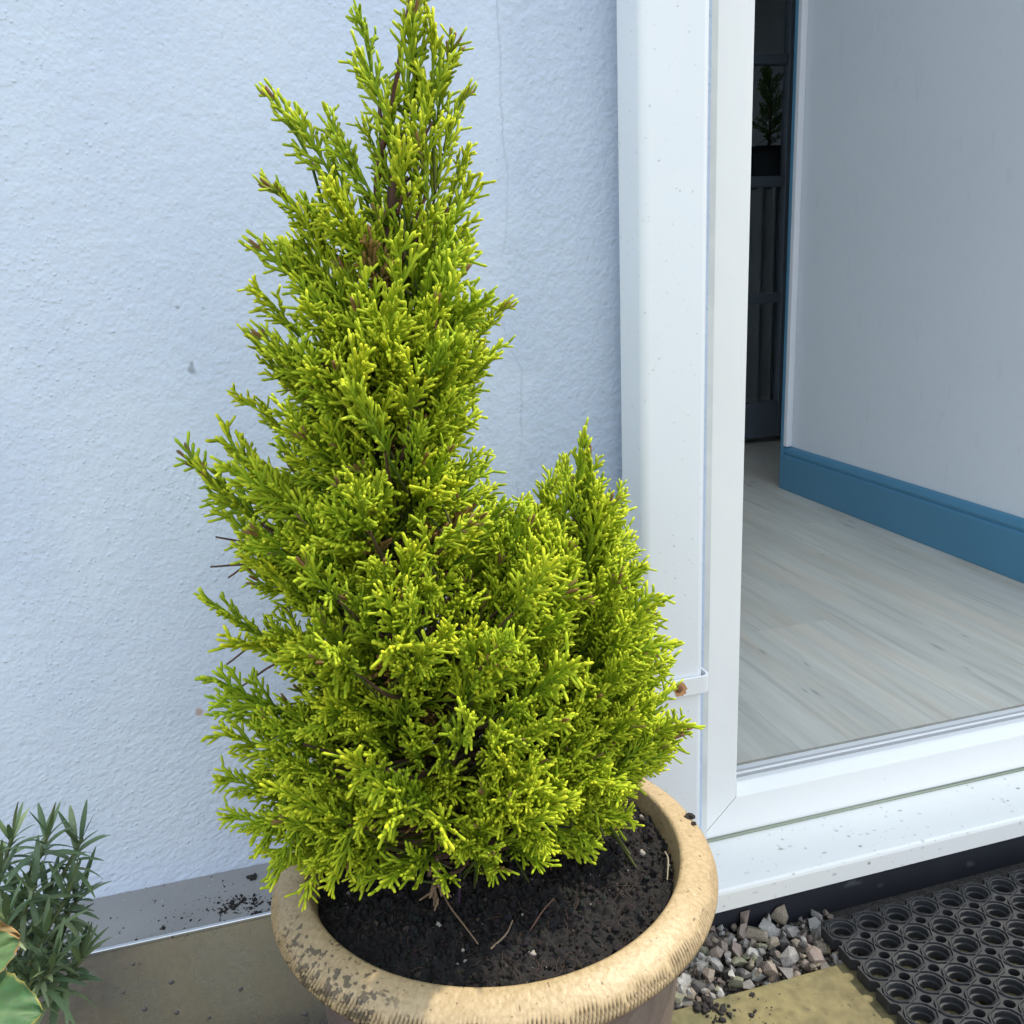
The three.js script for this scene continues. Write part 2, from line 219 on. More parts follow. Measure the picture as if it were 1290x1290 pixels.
// ------------------------------------------------------------------ grey ledge with a sheet metal front
const ledge = thing('wall_ledge', 'grey painted ledge with a dull sheet metal front along the wall foot', 'ledge');
{
  const R = rng(9);
  M.ledgeTop = new THREE.MeshStandardMaterial({ name: 'grey_paint', roughness: 0.8, map: dataTex(512, 512, (u, v) => { const m = fbm(u, v, 6, 6, 4, 1) - 0.5, s = fbm(u, v, 110, 110, 1, 5); const sp = s > 0.965 ? -0.12 : s < 0.03 ? 0.15 : 0; return [0.265 + 0.07 * m + sp, 0.258 + 0.07 * m + sp, 0.250 + 0.07 * m + sp].map((q) => Math.max(q, 0.04)); }), bumpMap: heightTex(256, 256, new Float32Array(65536).map((_, k) => fbm((k % 256) / 256, Math.floor(k / 256) / 256, 40, 40, 3, 2))), bumpScale: 0.0004 });
  M.ledgeTop.map.repeat.set(3, 3); M.ledgeTop.bumpMap.repeat.set(5, 5);
  mesh('ledge_top', box(-3.2, 0.332, 0.158, 0.169, 0.0005, 0.0765), M.ledgeTop, ledge);
  M.sheet = new THREE.MeshStandardMaterial({ name: 'tarnished_sheet', metalness: 0.9, roughness: 0.36,
    map: dataTex(1024, 512, (u, v) => { const m = fbm(u, v, 12, 6, 4, 3), g = fbm(u, v, 160, 80, 2, 6) - 0.5, stain = sstep(0.34, 0.60, m + 0.25 * g + 0.12 * (fbm(u, v, 40, 20, 3, 16) - 0.5)); const d = fbm(u, v, 200, 100, 1, 9) > 0.97 ? 0.6 : 1; return [lerp(0.84, 0.82, stain) * d * (1 + 0.16 * g), lerp(0.82, 0.765, stain) * d * (1 + 0.16 * g), lerp(0.80, 0.69, stain) * d * (1 + 0.16 * g)]; }),
    roughnessMap: dataTex(512, 256, (u, v) => { const m = fbm(u, v, 12, 6, 4, 3); const q = 0.75 + 0.5 * (m - 0.4) + 0.2 * (fbm(u, v, 90, 45, 2, 8) - 0.5); return [q, q, q]; }, false) });
  M.sheet.map.repeat.set(2, 4); M.sheet.roughnessMap.repeat.set(2, 4);
  mesh('front_sheet', box(-3.2, 0.332, 0.0, 0.1665, 0.0768, 0.0800), M.sheet, ledge);
  M.bare = new THREE.MeshStandardMaterial({ name: 'bare_edge', metalness: 0.9, roughness: 0.3, color: lin(0.72, 0.73, 0.75) });
  mesh('edge_trim', box(-3.2, 0.332, 0.1668, 0.1705, 0.0766, 0.0806, 0.0009), M.bare, ledge);
  M.rivet = new THREE.MeshStandardMaterial({ name: 'dull_rivet', color: lin(0.13, 0.125, 0.115), roughness: 0.6, metalness: 0.3 });
  const dome = new THREE.SphereGeometry(0.0024, 12, 6, 0, 2 * Math.PI, 0, Math.PI / 2); dome.rotateX(Math.PI / 2); dome.scale(1, 1, 0.6);
  for (const [x, y] of [[-0.16, 0.149], [-0.131, 0.121], [-0.172, 0.122], [-0.157, 0.099], [-0.131, 0.087], [-0.073, 0.096], [-0.104, 0.073], [-0.018, 0.05]]) { const s = mesh('rivet', dome, M.rivet, ledge); s.position.set(x, y, 0.0798); s.scale.setScalar(0.75 + 0.4 * R()); }
}

// ------------------------------------------------------------------ ground: earth, gravel, slabs
const earth = structure(mesh('ground', (() => { const g = new THREE.PlaneGeometry(400, 400); g.rotateX(-Math.PI / 2); g.translate(0, -0.045, 0); return metricUV(g); })(), new THREE.MeshStandardMaterial({ name: 'earth', roughness: 0.95, map: dataTex(512, 512, (u, v) => { const f = fbm(u, v, 16, 16, 4, 3); return [0.07 + 0.07 * f, 0.075 + 0.07 * f, 0.045 + 0.05 * f]; }) })));
M.slab = [0, 1, 2].map((q) => new THREE.MeshStandardMaterial({ name: 'sandstone', roughness: 0.78, bumpScale: 0.0016,
  map: dataTex(1024, 1024, (u, v) => { const m = fbm(u, v, 5, 5, 5, 3 + q * 7) - 0.5, g = fbm(u, v, 120, 120, 3, 7 + q) - 0.5, al = sstep(0.5, 0.68, fbm(u, v, 9, 9, 4, 17 + q)); const sp = fbm(u, v, 260, 260, 1, 27) > 0.94 ? -0.09 : 0; return [0.165 + 0.15 * m + 0.13 * g - 0.06 * al + sp, 0.137 + 0.13 * m + 0.11 * g - 0.04 * al + sp, 0.058 + 0.05 * m + 0.05 * g - 0.015 * al + sp * 0.4].map((x) => Math.max(0.03, x)); }),
  bumpMap: heightTex(512, 512, new Float32Array(512 * 512).map((_, k) => fbm((k % 512) / 512, Math.floor(k / 512) / 512, 12, 12, 6, 5 + q))) }));
{
  const patio = new THREE.Group(); patio.name = 'patio'; structure(patio); scene.add(patio); const R = rng(21);
  for (let r = 0; r < 5; r++) for (let c = -5; c < 6; c++) {
    const x0 = 0.04 + c * 0.606 + (r % 2) * 0.303, z0 = 0.142 + r * 0.606;
    const g = new RoundedBoxGeometry(0.598, 0.036, 0.598, 3, 0.003), p = g.attributes.position;
    g.translate(x0 + 0.298, -0.018 - 0.0012 * R(), z0 + 0.298); mesh('paving_slab', metricUV(g), M.slab[Math.floor(R() * 3)], patio);
  }
}
{
  const bed = new THREE.Group(); bed.name = 'gravel_bed'; structure(bed); scene.add(bed); const R = rng(33);
  mesh('grit', box(-3.2, 4.5, -0.04, -0.018, 0.0525, 0.1415), new THREE.MeshStandardMaterial({ name: 'grit', roughness: 0.95, map: repeat(dataTex(512, 512, (u, v) => { const f = fbm(u, v, 60, 60, 3, 3), g = vn(u * 120, v * 120, 120, 120, 4); return [0.03 + 0.10 * f * g, 0.028 + 0.09 * f * g, 0.024 + 0.08 * f * g]; }), 4, 4) }), bed);
  const grain = dataTex(256, 256, (u, v) => { const f = fbm(u, v, 10, 10, 4, 5), s = fbm(u, v, 60, 60, 2, 9); const q = 0.70 + 0.75 * (f - 0.5) + 0.7 * (s - 0.5); return [q, q, q]; });
  const tones = [[0.40, 0.37, 0.33], [0.54, 0.51, 0.46], [0.24, 0.22, 0.20], [0.36, 0.29, 0.23], [0.37, 0.29, 0.24], [0.30, 0.29, 0.19], [0.66, 0.62, 0.55], [0.13, 0.12, 0.11], [0.44, 0.37, 0.27]].map((c) => new THREE.MeshStandardMaterial({ name: 'stone', color: lin(...c), map: grain, roughness: 0.85, flatShading: true }));
  const shapes = Array.from({ length: 14 }, () => { let g = new THREE.IcosahedronGeometry(1, 0); g = mergeVertices(g.deleteAttribute('uv').deleteAttribute('normal')); const p = g.attributes.position, a = 0.8 + 0.5 * R(), b = 0.55 + 0.35 * R(); for (let k = 0; k < p.count; k++) { const s = 1 + 0.95 * (R() - 0.5); p.setXYZ(k, p.getX(k) * s * a, p.getY(k) * s * b, p.getZ(k) * s * 0.9); } // then cut each face once more, unevenly
    g = g.toNonIndexed(); const o = [], P = g.attributes.position; for (let f = 0; f < P.count; f += 3) { const A = V().fromBufferAttribute(P, f), B = V().fromBufferAttribute(P, f + 1), C = V().fromBufferAttribute(P, f + 2), D = A.clone().add(B).add(C).multiplyScalar(1 / 3).multiplyScalar(0.97 + 0.10 * R()); for (const [q, w] of [[A, B], [B, C], [C, A]]) o.push(...q.toArray(), ...w.toArray(), ...D.toArray()); }
    const n = new THREE.BufferGeometry(); n.setAttribute('position', new THREE.Float32BufferAttribute(o, 3)); n.computeVertexNormals(); return metricUV(n); });
  const put = (x, z, r, y) => { const s = mesh('stone', shapes[Math.floor(R() * 14)], tones[Math.floor(R() * 9)], bed); s.position.set(x, y, z); s.rotation.set(R() * 6.3, R() * 6.3, R() * 6.3); s.scale.setScalar(r); };
  { const gs = []; for (let k = 0; k < 900; k++) { const s = 0.0008 + 0.0020 * R() * R(), q = lump(R, s, 0.8, 0.45); q.translate(0.345 + 0.225 * R(), -0.016 + 0.010 * R() * R(), 0.056 + 0.083 * R()); gs.push(q); } const mg = mergeGeometries(gs); mg.computeVertexNormals(); stuff(mesh('fine_grit', metricUV(mg), new THREE.MeshStandardMaterial({ name: 'fine_grit', map: grain, color: lin(0.22, 0.19, 0.15), roughness: 0.95 }), bed)); }
  const spots = []; let tries = 0;
  while (spots.length < 290 && tries++ < 20000) { const x = 0.345 + 0.235 * R(), z = 0.056 + 0.084 * R(), r = 0.0036 + 0.0085 * Math.pow(R(), 2); if (z + r > 0.143) continue; let top = -0.018; for (const s of spots) { const d = Math.hypot(s[0] - x, s[1] - z); if (d < 0.75 * (s[2] + r)) top = Math.max(top, s[3] + 0.55 * s[2]); } const y = top + 0.62 * r; if (y > (x > 0.52 ? -0.006 : 0.006)) continue; if (x > 0.528 && y + r > 0) continue; spots.push([x, z, r, y]); put(x, z, r, y); }
}

// ------------------------------------------------------------------ hallway behind the doorway
M.inWall = new THREE.MeshStandardMaterial({ name: 'emulsion', roughness: 0.6, map: dataTex(512, 512, (u, v) => { const m = fbm(u, v, 5, 5, 4, 3) - 0.5, f = fbm(u, v, 120, 120, 2, 5) - 0.5, sc = fbm(u, v, 60, 14, 2, 77) > 0.83 ? -0.03 : 0; return [0.765 + 0.03 * m + 0.02 * f + sc, 0.825 + 0.03 * m + 0.02 * f + sc, 0.875 + 0.03 * m + 0.02 * f + sc]; }), bumpMap: heightTex(512, 512, new Float32Array(512 * 512).map((_, k) => fbm((k % 512) / 512, Math.floor(k / 512) / 512, 110, 110, 3, 5))), bumpScale: 0.0003 });
M.blue = new THREE.MeshPhysicalMaterial({ name: 'blue_gloss_paint', color: lin(0.080, 0.250, 0.390), roughness: 0.42 });
M.white = new THREE.MeshStandardMaterial({ name: 'white_trim', color: lin(0.78, 0.80, 0.84), roughness: 0.6 });
{
  const wallR = structure(mesh('hall_wall', box(1.387, 1.53, 0.11, 2.45, -1.305, -0.2502), M.inWall));
  // skirting board with a moulded top, swept along the wall
  const sk = [[1.3865, 0.1105], [1.3690, 0.1105], [1.3690, 0.2020], [1.3702, 0.2045], [1.3738, 0.2055], [1.3738, 0.2080], [1.3722, 0.2110], [1.3720, 0.2150], [1.3745, 0.2205], [1.3785, 0.2255], [1.3832, 0.2285], [1.3865, 0.2290]];
  mesh('skirting_board', loft(sk, false, [-0.2502, -1.3045], (x, y, z) => [x, y, z]), M.blue, wallR);
  const skEnd = new THREE.Shape(sk.map(([x, y]) => new THREE.Vector2(x, y))), e = new THREE.ShapeGeometry(skEnd); e.translate(0, 0, -1.3045); mesh('skirting_end', metricUV(e), M.blue, wallR);
  mesh('door_lining', box(1.3690, 1.5320, 0.1105, 2.3, -1.3170, -1.3052, 0.001), M.blue, wallR);
  mesh('corner_bead', box(1.3690, 1.3868, 0.2292, 2.3, -1.3050, -1.2880, 0.003), M.white, wallR);
  // ceiling with an added, unseen rooflight opening that brightens the hall
  structure(mesh('ceiling', mergeGeometries([box(-1.0, 3.5, 2.452, 2.52, -3.9, -0.80), box(-1.0, -0.45, 2.452, 2.52, -0.80, -0.2502), box(1.37, 3.5, 2.452, 2.52, -0.80, -0.2502), box(-0.45, 1.37, 2.452, 2.52, -0.30, -0.2502)]), M.white));
  structure(mesh('hall_wall_facing', box(-1.08, -1.0, -0.04, 2.45, -3.9, -0.2502), M.inWall));
  structure(mesh('hall_end_wall', mergeGeometries([box(-1.0, 0.925, 0.1105, 2.45, -1.98, -1.88), box(1.785, 3.5, 0.1105, 2.45, -1.98, -1.88), box(0.925, 1.785, 2.11, 2.45, -1.98, -1.88)]), M.inWall));
  structure(mesh('back_room_wall', mergeGeometries([box(-1.0, 3.5, 0.1105, 2.45, -3.9, -3.82), box(3.42, 3.5, 0.1105, 1.1, -3.82, -1.98), box(3.42, 3.5, 2.0, 2.45, -3.82, -1.98), box(3.42, 3.5, 1.1, 2.0, -3.22, -1.98), box(3.42, 3.5, 1.1, 2.0, -3.82, -3.35), box(3.42, 3.5, 0.1105, 2.45, -1.88, -0.2502)]), M.inWall));  // side wall has an added, unseen opening to light the back room
  structure(mesh('sub_floor', box(-1.08, 3.5, -0.04, 0.1045, -3.9, -0.0905), M.plinth));
}
{ // grey oak planks running away from the door
  const floor = new THREE.Group(); floor.name = 'hall_floor'; structure(floor); scene.add(floor); const R = rng(17);
  const knots = Array.from({ length: 15 }, () => [R(), R(), 0.3 + 1.2 * R() * R()]);
  const wood = dataTex(1024, 2048, (u, v) => { // u across 0.6 m, v along 1.2 m
    let bend = 0, dark = 0; for (const [kx, ky, kr] of knots) { let dx = u - kx, dy = v - ky; dx -= Math.round(dx); dy -= Math.round(dy); const a = dx * 0.6 / 0.010 / kr, b = dy * 1.2 / 0.040 / kr, d2 = a * a + b * b; bend += 0.010 * Math.sign(dx) * Math.exp(-d2 * 0.35); dark += 0.7 * Math.exp(-(a * a * 6 + b * b * 5)); }
    const uu = u + bend, g1 = fbm(uu, v, 60, 8, 3, 3) - 0.5, g2 = fbm(uu, v, 220, 26, 2, 13) - 0.5, big = fbm(uu, v, 12, 5, 4, 23) - 0.5, warm = sstep(0.5, 0.72, fbm(uu, v, 16, 5, 3, 33)), str = sstep(0.62, 0.82, fbm(uu, v, 60, 4, 2, 43));
    const k = 0.60 + 0.12 * g1 + 0.05 * g2 + 0.13 * big - 0.07 * str;
    return [k * (1.02 + 0.02 * warm), k * (1.0 - 0.03 * warm), k * (0.87 - 0.07 * warm)].map((q) => Math.max(0.05, q * (1 - 0.6 * Math.min(1, dark))));
  });
  M.oak = [0, 1, 2, 3].map((k) => { const t = repeat(wood, 1 / 0.6, 1 / 1.2, (k % 2) * 0.5, (k > 1) * 0.37); return new THREE.MeshPhysicalMaterial({ name: 'grey_oak', map: t, roughness: 0.36 + 0.02 * k, color: lin(...[[1, 1, 1], [0.985, 0.985, 0.985], [1.01, 1.01, 1.005], [0.99, 0.985, 0.975]][k]) }); });
  let n = 0; for (let x = -0.99; x < 2.7; x += 0.148) for (let z = -0.0915 - 0.9 * R() + 0.9; z > -3.8;) {
    const z1 = Math.min(z, -0.0915), z0 = Math.max(z - 1.22, -3.81); z -= 1.22; if (z1 - z0 < 0.03) continue; const g = new RoundedBoxGeometry(0.1478, 0.005, z1 - z0 - 0.0003, 1, 0.0003); g.translate(x + 0.074, 0.1073, (z0 + z1) / 2); mesh('plank', metricUV(g), M.oak[(n++ * 7 + Math.floor(R() * 4)) % 4], floor);
  }
}
{ // glazed inner door
  const door = thing('inner_door', 'dark navy glazed inner door at the far end of the hallway', 'door');
  M.navy = new THREE.MeshPhysicalMaterial({ name: 'navy_paint', color: lin(0.125, 0.155, 0.185), roughness: 0.4 });
  const z0 = -1.915, z1 = -1.88, xl = 0.955, xr = 1.762;
  mesh('door_casing', mergeGeometries([box(1.7635, 1.7845, 0.1105, 2.109, -1.955, -1.862), box(0.9255, 0.9535, 0.1105, 2.109, -1.955, -1.862), box(0.9537, 1.7633, 2.075, 2.109, -1.955, -1.862)]), M.navy, door);
  mesh('stile', box(xr - 0.05, xr, 0.128, 2.07, z0, z1, 0.003), M.navy, door); mesh('stile', box(xl, xl + 0.05, 0.128, 2.07, z0, z1, 0.003), M.navy, door);
  mesh('muntin', box(1.345, 1.369, 0.2502, 2.02, z0 + 0.004, z1 - 0.004, 0.003), M.navy, door);
  mesh('bottom_rail', box(xl + 0.0502, xr - 0.0502, 0.128, 0.25, z0, z1, 0.003), M.navy, door); mesh('top_rail', box(xl + 0.0502, xr - 0.0502, 2.02, 2.07, z0, z1, 0.003), M.navy, door);
  const ys = [0.25, 0.593, 0.956, 1.312, 1.666, 2.02];
  for (const y of ys.slice(1, 5)) mesh('glazing_bar', box(xl + 0.0502, xr - 0.0502, y - 0.016, y + 0.016, z0 + 0.002, z1 - 0.002, 0.004), M.navy, door);
  M.glass = new THREE.MeshPhysicalMaterial({ name: 'door_glass', color: lin(0.75, 0.8, 0.82), roughness: 0.03, transmission: 1, thickness: 0, ior: 1.5 });
  for (let k = 0; k < 5; k++) for (const [a, b] of [[xl + 0.051, 1.3445], [1.3695, xr - 0.051]]) { const g = new THREE.PlaneGeometry(b - a, ys[k + 1] - ys[k] - 0.033); const p = mesh('pane', g, M.glass, door); p.position.set((a + b) / 2, (ys[k] + ys[k + 1]) / 2, -1.898); }
  // curtain behind the lower panes
  const pos = [], uv = [], idx = [], N = 160, X0 = 1.0, X1 = 1.86; for (let k = 0; k <= N; k++) { const x = lerp(X0, X1, k / N), z = -2.06 + 0.016 * Math.sin(k * 0.62 + Math.sin(k * 0.17)); for (const y of [0.16, 0.95]) { pos.push(x, y, z); uv.push(x, y); } } for (let k = 0; k < N; k++) idx.push(2 * k, 2 * k + 2, 2 * k + 1, 2 * k + 1, 2 * k + 2, 2 * k + 3);
  const cg = new THREE.BufferGeometry(); cg.setAttribute('position', new THREE.Float32BufferAttribute(pos, 3)); cg.setAttribute('uv', new THREE.Float32BufferAttribute(uv, 2)); cg.setIndex(idx); cg.computeVertexNormals();
  const cur = thing('curtain', 'pale pleated half curtain behind the glass of the inner door', 'curtain'); mesh('cloth', cg, new THREE.MeshPhysicalMaterial({ name: 'net_cloth', color: lin(0.40, 0.41, 0.41), roughness: 0.95, transmission: 0.3, thickness: 0, side: THREE.DoubleSide }), cur); mesh('rod', tube([V(0.93, 0.95, -2.06), V(1.4, 0.951, -2.06), V(1.95, 0.95, -2.06)], 0.006, 0.006, 8, 8), M.navy, cur); mesh('bracket', box(1.93, 1.955, 0.935, 0.962, -2.07, -1.98), M.navy, cur); mesh('bracket', box(0.925, 0.94, 0.935, 0.962, -2.07, -1.98), M.navy, cur);
}

// ------------------------------------------------------------------ rubber ring mat
{
  const mat = thing('door_mat', 'black rubber ring mat with open round holes in front of the doorway', 'door mat', [0.5415, 0, 0.097]);
  M.rubber = new THREE.MeshStandardMaterial({ name: 'rubber', roughness: 0.68, map: dataTex(256, 256, (u, v) => { const f = fbm(u, v, 40, 40, 3, 3), d = sstep(0.62, 0.8, fbm(u, v, 12, 12, 3, 8)) * 0.02; return [0.012 + 0.012 * f + d, 0.013 + 0.0125 * f + d, 0.015 + 0.013 * f + d * 0.9]; }) });
  M.rubber.map.repeat.set(5, 5);
  const px = 0.036, pz = 0.0315, nx = 20, nz = 14, rz = pz / px, top = 0.0160, S = 20, hole = 0.0128, small = 0.0060;
  const pos = [], idx = []; let cellGeo;
  const quad = (a, b, c, d) => { const o = pos.length / 3; pos.push(...a, ...b, ...c, ...d); idx.push(o, o + 1, o + 2, o, o + 2, o + 3); };
  const ring = (fa, ya, fb, yb) => { for (let k = 0; k < S; k++) { const t0 = (k / S) * 2 * Math.PI, t1 = ((k + 1) / S) * 2 * Math.PI, P = (f, t, y) => [f(t) * Math.cos(t), y, f(t) * Math.sin(t) * rz]; quad(P(fa, t0, ya), P(fb, t0, yb), P(fb, t1, yb), P(fa, t1, ya)); } };
  const c = (r) => () => r, oct = (r) => (t) => { const a = ((t % (Math.PI / 4)) + Math.PI / 4) % (Math.PI / 4) - Math.PI / 8; return r / Math.cos(a); };
  // top plate of one cell: a square with notched corners and a round hole
  const h = px / 2, sh = new THREE.Shape(); sh.moveTo(h, -h + small);
  for (const [cx, cy, a] of [[h, h, -Math.PI / 2], [-h, h, 0], [-h, -h, Math.PI / 2], [h, -h, Math.PI]]) sh.absarc(cx, cy, small, a, a - Math.PI / 2, true);
  const hp = new THREE.Path(); hp.absarc(0, 0, hole, 0, 2 * Math.PI, false); sh.holes.push(hp);
  const plate = new THREE.ShapeGeometry(sh, 5); plate.rotateX(-Math.PI / 2); plate.scale(1, 1, rz); plate.deleteAttribute('uv');
  const upper = plate.clone().translate(0, top - 0.0022, 0), lower = plate.clone().translate(0, 0.0012, 0);
  ring(oct(0.0170), top - 0.0022, oct(0.0166), top); ring(oct(0.0166), top, oct(0.0156), top); ring(oct(0.0156), top, oct(0.0152), top - 0.0022);
  ring(c(0.0142), top - 0.0022, c(0.0138), top - 0.0012); ring(c(0.0138), top - 0.0012, c(0.0128), top - 0.0016);
  ring(c(0.0128), top - 0.0016, c(0.0124), 0.0085); ring(c(0.0124), 0.0085, c(0.0100), 0.0078); ring(c(0.0100), 0.0078, c(0.0097), 0.0006);
  for (const [cx, cz] of [[h, h], [-h, h], [-h, -h], [h, -h]]) for (let k = 0; k < 4; k++) { const sx = -Math.sign(cx), sz = -Math.sign(cz), t0 = (k / 4) * Math.PI / 2, t1 = ((k + 1) / 4) * Math.PI / 2, P = (t, y) => [cx + sx * small * Math.cos(t), y, (cz + sz * small * Math.sin(t)) * rz]; quad(P(t0, top - 0.0022), P(t1, top - 0.0022), P(t1, 0.0012), P(t0, 0.0012)); }
  const walls = new THREE.BufferGeometry(); walls.setAttribute('position', new THREE.Float32BufferAttribute(pos, 3)); walls.setIndex(idx); walls.computeVertexNormals();
  cellGeo = mergeGeometries([upper, lower, walls]);
  const all = []; for (let i = 0; i < nx; i++) for (let j = 0; j < nz; j++) all.push(cellGeo.clone().translate((i + 0.5) * px, 0, (j + 0.5) * pz));
  mesh('ring_grid', metricUV(mergeGeometries(all)), M.rubber, mat);
  // outer wall of the mat, open where the small holes cut its edge
  const W = nx * px, D = nz * pz, bd = 0.0014, hz = small * rz, side = [];
  for (let j = 0; j < nz; j++) for (const x of [-bd, W - 0.0002]) side.push(box(x, x + bd + 0.0002, 0.0014, top - 0.0012, j * pz + hz, (j + 1) * pz - hz));
  for (let i = 0; i < nx; i++) for (const z of [-bd, D - 0.0002]) side.push(box(i * px + small, (i + 1) * px - small, 0.0014, top - 0.0012, z, z + bd + 0.0002));
  mesh('border', mergeGeometries(side), M.rubber, mat);
}

// ------------------------------------------------------------------ glazed pot
const PX = 0.1415, PZ = 0.2345;
const pot = thing('plant_pot', 'large brown glazed pot with a tan rim cut with comb marks', 'pot', [PX, 0, PZ]);
{
  const potMap = dataTex(1024, 512, (u, v) => { const m = fbm(u, v, 8, 5, 4, 3) - 0.5, g = fbm(u, v, 180, 90, 2, 5) - 0.5, ash = sstep(0.55, 0.8, fbm(u, v, 14, 9, 4, 9)); return [0.150 + 0.06 * m + 0.05 * g + 0.05 * ash, 0.112 + 0.05 * m + 0.045 * g + 0.045 * ash, 0.100 + 0.04 * m + 0.04 * g + 0.045 * ash]; });
  potMap.repeat.set(2, 1);
  M.potBody = new THREE.MeshPhysicalMaterial({ name: 'brown_glaze', map: potMap, roughness: 0.5, bumpMap: heightTex(512, 256, new Float32Array(512 * 256).map((_, k) => fbm((k % 512) / 512, Math.floor(k / 512) / 256, 60, 40, 3, 5))), bumpScale: 0.0006 });
  const bodyProf = [[0.0, 0.0], [0.108, 0.0], [0.113, 0.003], [0.116, 0.010], [0.124, 0.06], [0.134, 0.13], [0.1415, 0.200], [0.1450, 0.242], [0.1458, 0.2640], [0.1452, 0.2770], [0.1435, 0.2830]].map(([r, y]) => new THREE.Vector2(r, y));
  mesh('body', new THREE.LatheGeometry(bodyProf, 120), M.potBody, pot);
  // rim: profile from inside, over the top, round the lip to the neck; the lip carries the comb marks
  const prof = [[0.130, 0.252], [0.1365, 0.280], [0.1412, 0.2945], [0.1424, 0.2998], [0.1436, 0.3018], [0.1458, 0.3026], [0.1500, 0.3018], [0.1550, 0.3002], [0.1600, 0.2980], [0.1645, 0.2953], [0.1670, 0.2930], [0.1692, 0.2902], [0.1707, 0.2872], [0.1714, 0.2842], [0.1707, 0.2818], [0.1684, 0.2800], [0.1640, 0.2788], [0.1570, 0.2782], [0.1450, 0.2780]];
  const N = 2900, n = prof.length, pos = [], uv = [], idx = [], col = []; const acc = [0]; for (let k = 1; k < n; k++) acc.push(acc[k - 1] + Math.hypot(prof[k][0] - prof[k - 1][0], prof[k][1] - prof[k - 1][1]));
  for (let i = 0; i <= N; i++) {
    const th = (i / N) * 2 * Math.PI, arc = (i / N) * 1.07; const wob = 0.0007 * (fbm(i / N, 0.2, 24, 4, 3, 3) - 0.5);
    const cl = arc / 0.0415, ci = Math.floor(cl), cf = cl - ci, j1 = hash(((ci % 26) + 26) % 26, 3, 7);
    for (let k = 0; k < n; k++) {
      let [r, y] = prof[k]; const sl = (acc[k] - acc[9]) / (acc[14] - acc[9]); // 0 at the top of the lip, 1 under it
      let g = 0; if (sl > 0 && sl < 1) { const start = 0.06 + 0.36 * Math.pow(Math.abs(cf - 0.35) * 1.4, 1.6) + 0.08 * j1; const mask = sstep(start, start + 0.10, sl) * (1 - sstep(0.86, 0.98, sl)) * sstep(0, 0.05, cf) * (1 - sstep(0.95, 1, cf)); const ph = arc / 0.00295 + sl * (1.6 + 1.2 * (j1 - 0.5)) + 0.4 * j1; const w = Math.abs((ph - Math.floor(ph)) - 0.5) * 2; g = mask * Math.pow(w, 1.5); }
      const a = k / (n - 1) > 0.2 ? wob : 0; r += a - 0.0025 * g * 0.8; y += a * 0.6 - 0.0025 * g * 0.7 * (sl < 0.6 ? 1 : 0.2); const rimMark = 1 - 0.68 * sstep(0.35, 0.85, g); col.push(rimMark, rimMark, rimMark);  // vertex colour goes darker where the comb grooves are cut deeper
      pos.push(r * Math.sin(th), y, r * Math.cos(th)); uv.push(arc, acc[k]);
    }
  }
  for (let i = 0; i < N; i++) for (let k = 0; k < n - 1; k++) { const a = i * n + k, b = a + n; idx.push(a, b, a + 1, b, b + 1, a + 1); }
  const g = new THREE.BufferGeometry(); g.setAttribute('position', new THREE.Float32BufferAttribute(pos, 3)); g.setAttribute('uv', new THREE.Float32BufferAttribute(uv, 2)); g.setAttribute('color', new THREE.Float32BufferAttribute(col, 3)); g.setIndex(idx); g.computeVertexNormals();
  const nr = g.attributes.normal; for (let k = 0; k < n; k++) for (const q of [0]) nr.setXYZ(N * n + k, nr.getX(k), nr.getY(k), nr.getZ(k));
  // uv in metres: 1.07 m round, 0.1 m across the profile
  const rimMap = dataTex(2048, 256, (u, v) => { const m = fbm(u, v, 24, 3, 4, 3) - 0.5, gr = fbm(u, v, 520, 50, 2, 5) - 0.5, sp = fbm(u, v, 380, 36, 1, 9); const th = u * 2 * Math.PI; // soil smeared over the part of the lip that faces left
    const left = Math.exp(-Math.pow((u - 0.835) / 0.055, 2)), lip = sstep(0.58, 0.70, v), rimMark = sstep(0.60, 0.67, fbm(u, v, 300, 34, 4, 19) * 0.85 + 0.17 * left * (0.2 + lip)) * sstep(0.1, 0.5, left); let c = [0.405 + 0.09 * m + 0.15 * gr, 0.295 + 0.07 * m + 0.125 * gr, 0.158 + 0.05 * m + 0.085 * gr];
    const brown = sstep(0.86, 0.92, v); c = c.map((q, k) => lerp(q, [0.17, 0.115, 0.09][k], brown)); if (sp > 0.93) c = c.map((q) => q * 0.42); c = c.map((q, k) => lerp(q, [0.022, 0.018, 0.015][k], 0.72 * rimMark)); return c; });
  rimMap.repeat.set(1 / 1.07, 1 / 0.1);
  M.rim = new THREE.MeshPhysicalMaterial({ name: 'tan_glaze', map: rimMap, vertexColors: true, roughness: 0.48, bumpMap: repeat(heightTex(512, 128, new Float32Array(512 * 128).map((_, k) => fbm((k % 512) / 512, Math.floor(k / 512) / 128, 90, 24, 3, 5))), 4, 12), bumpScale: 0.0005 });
  mesh('rim', g, M.rim, pot);
}
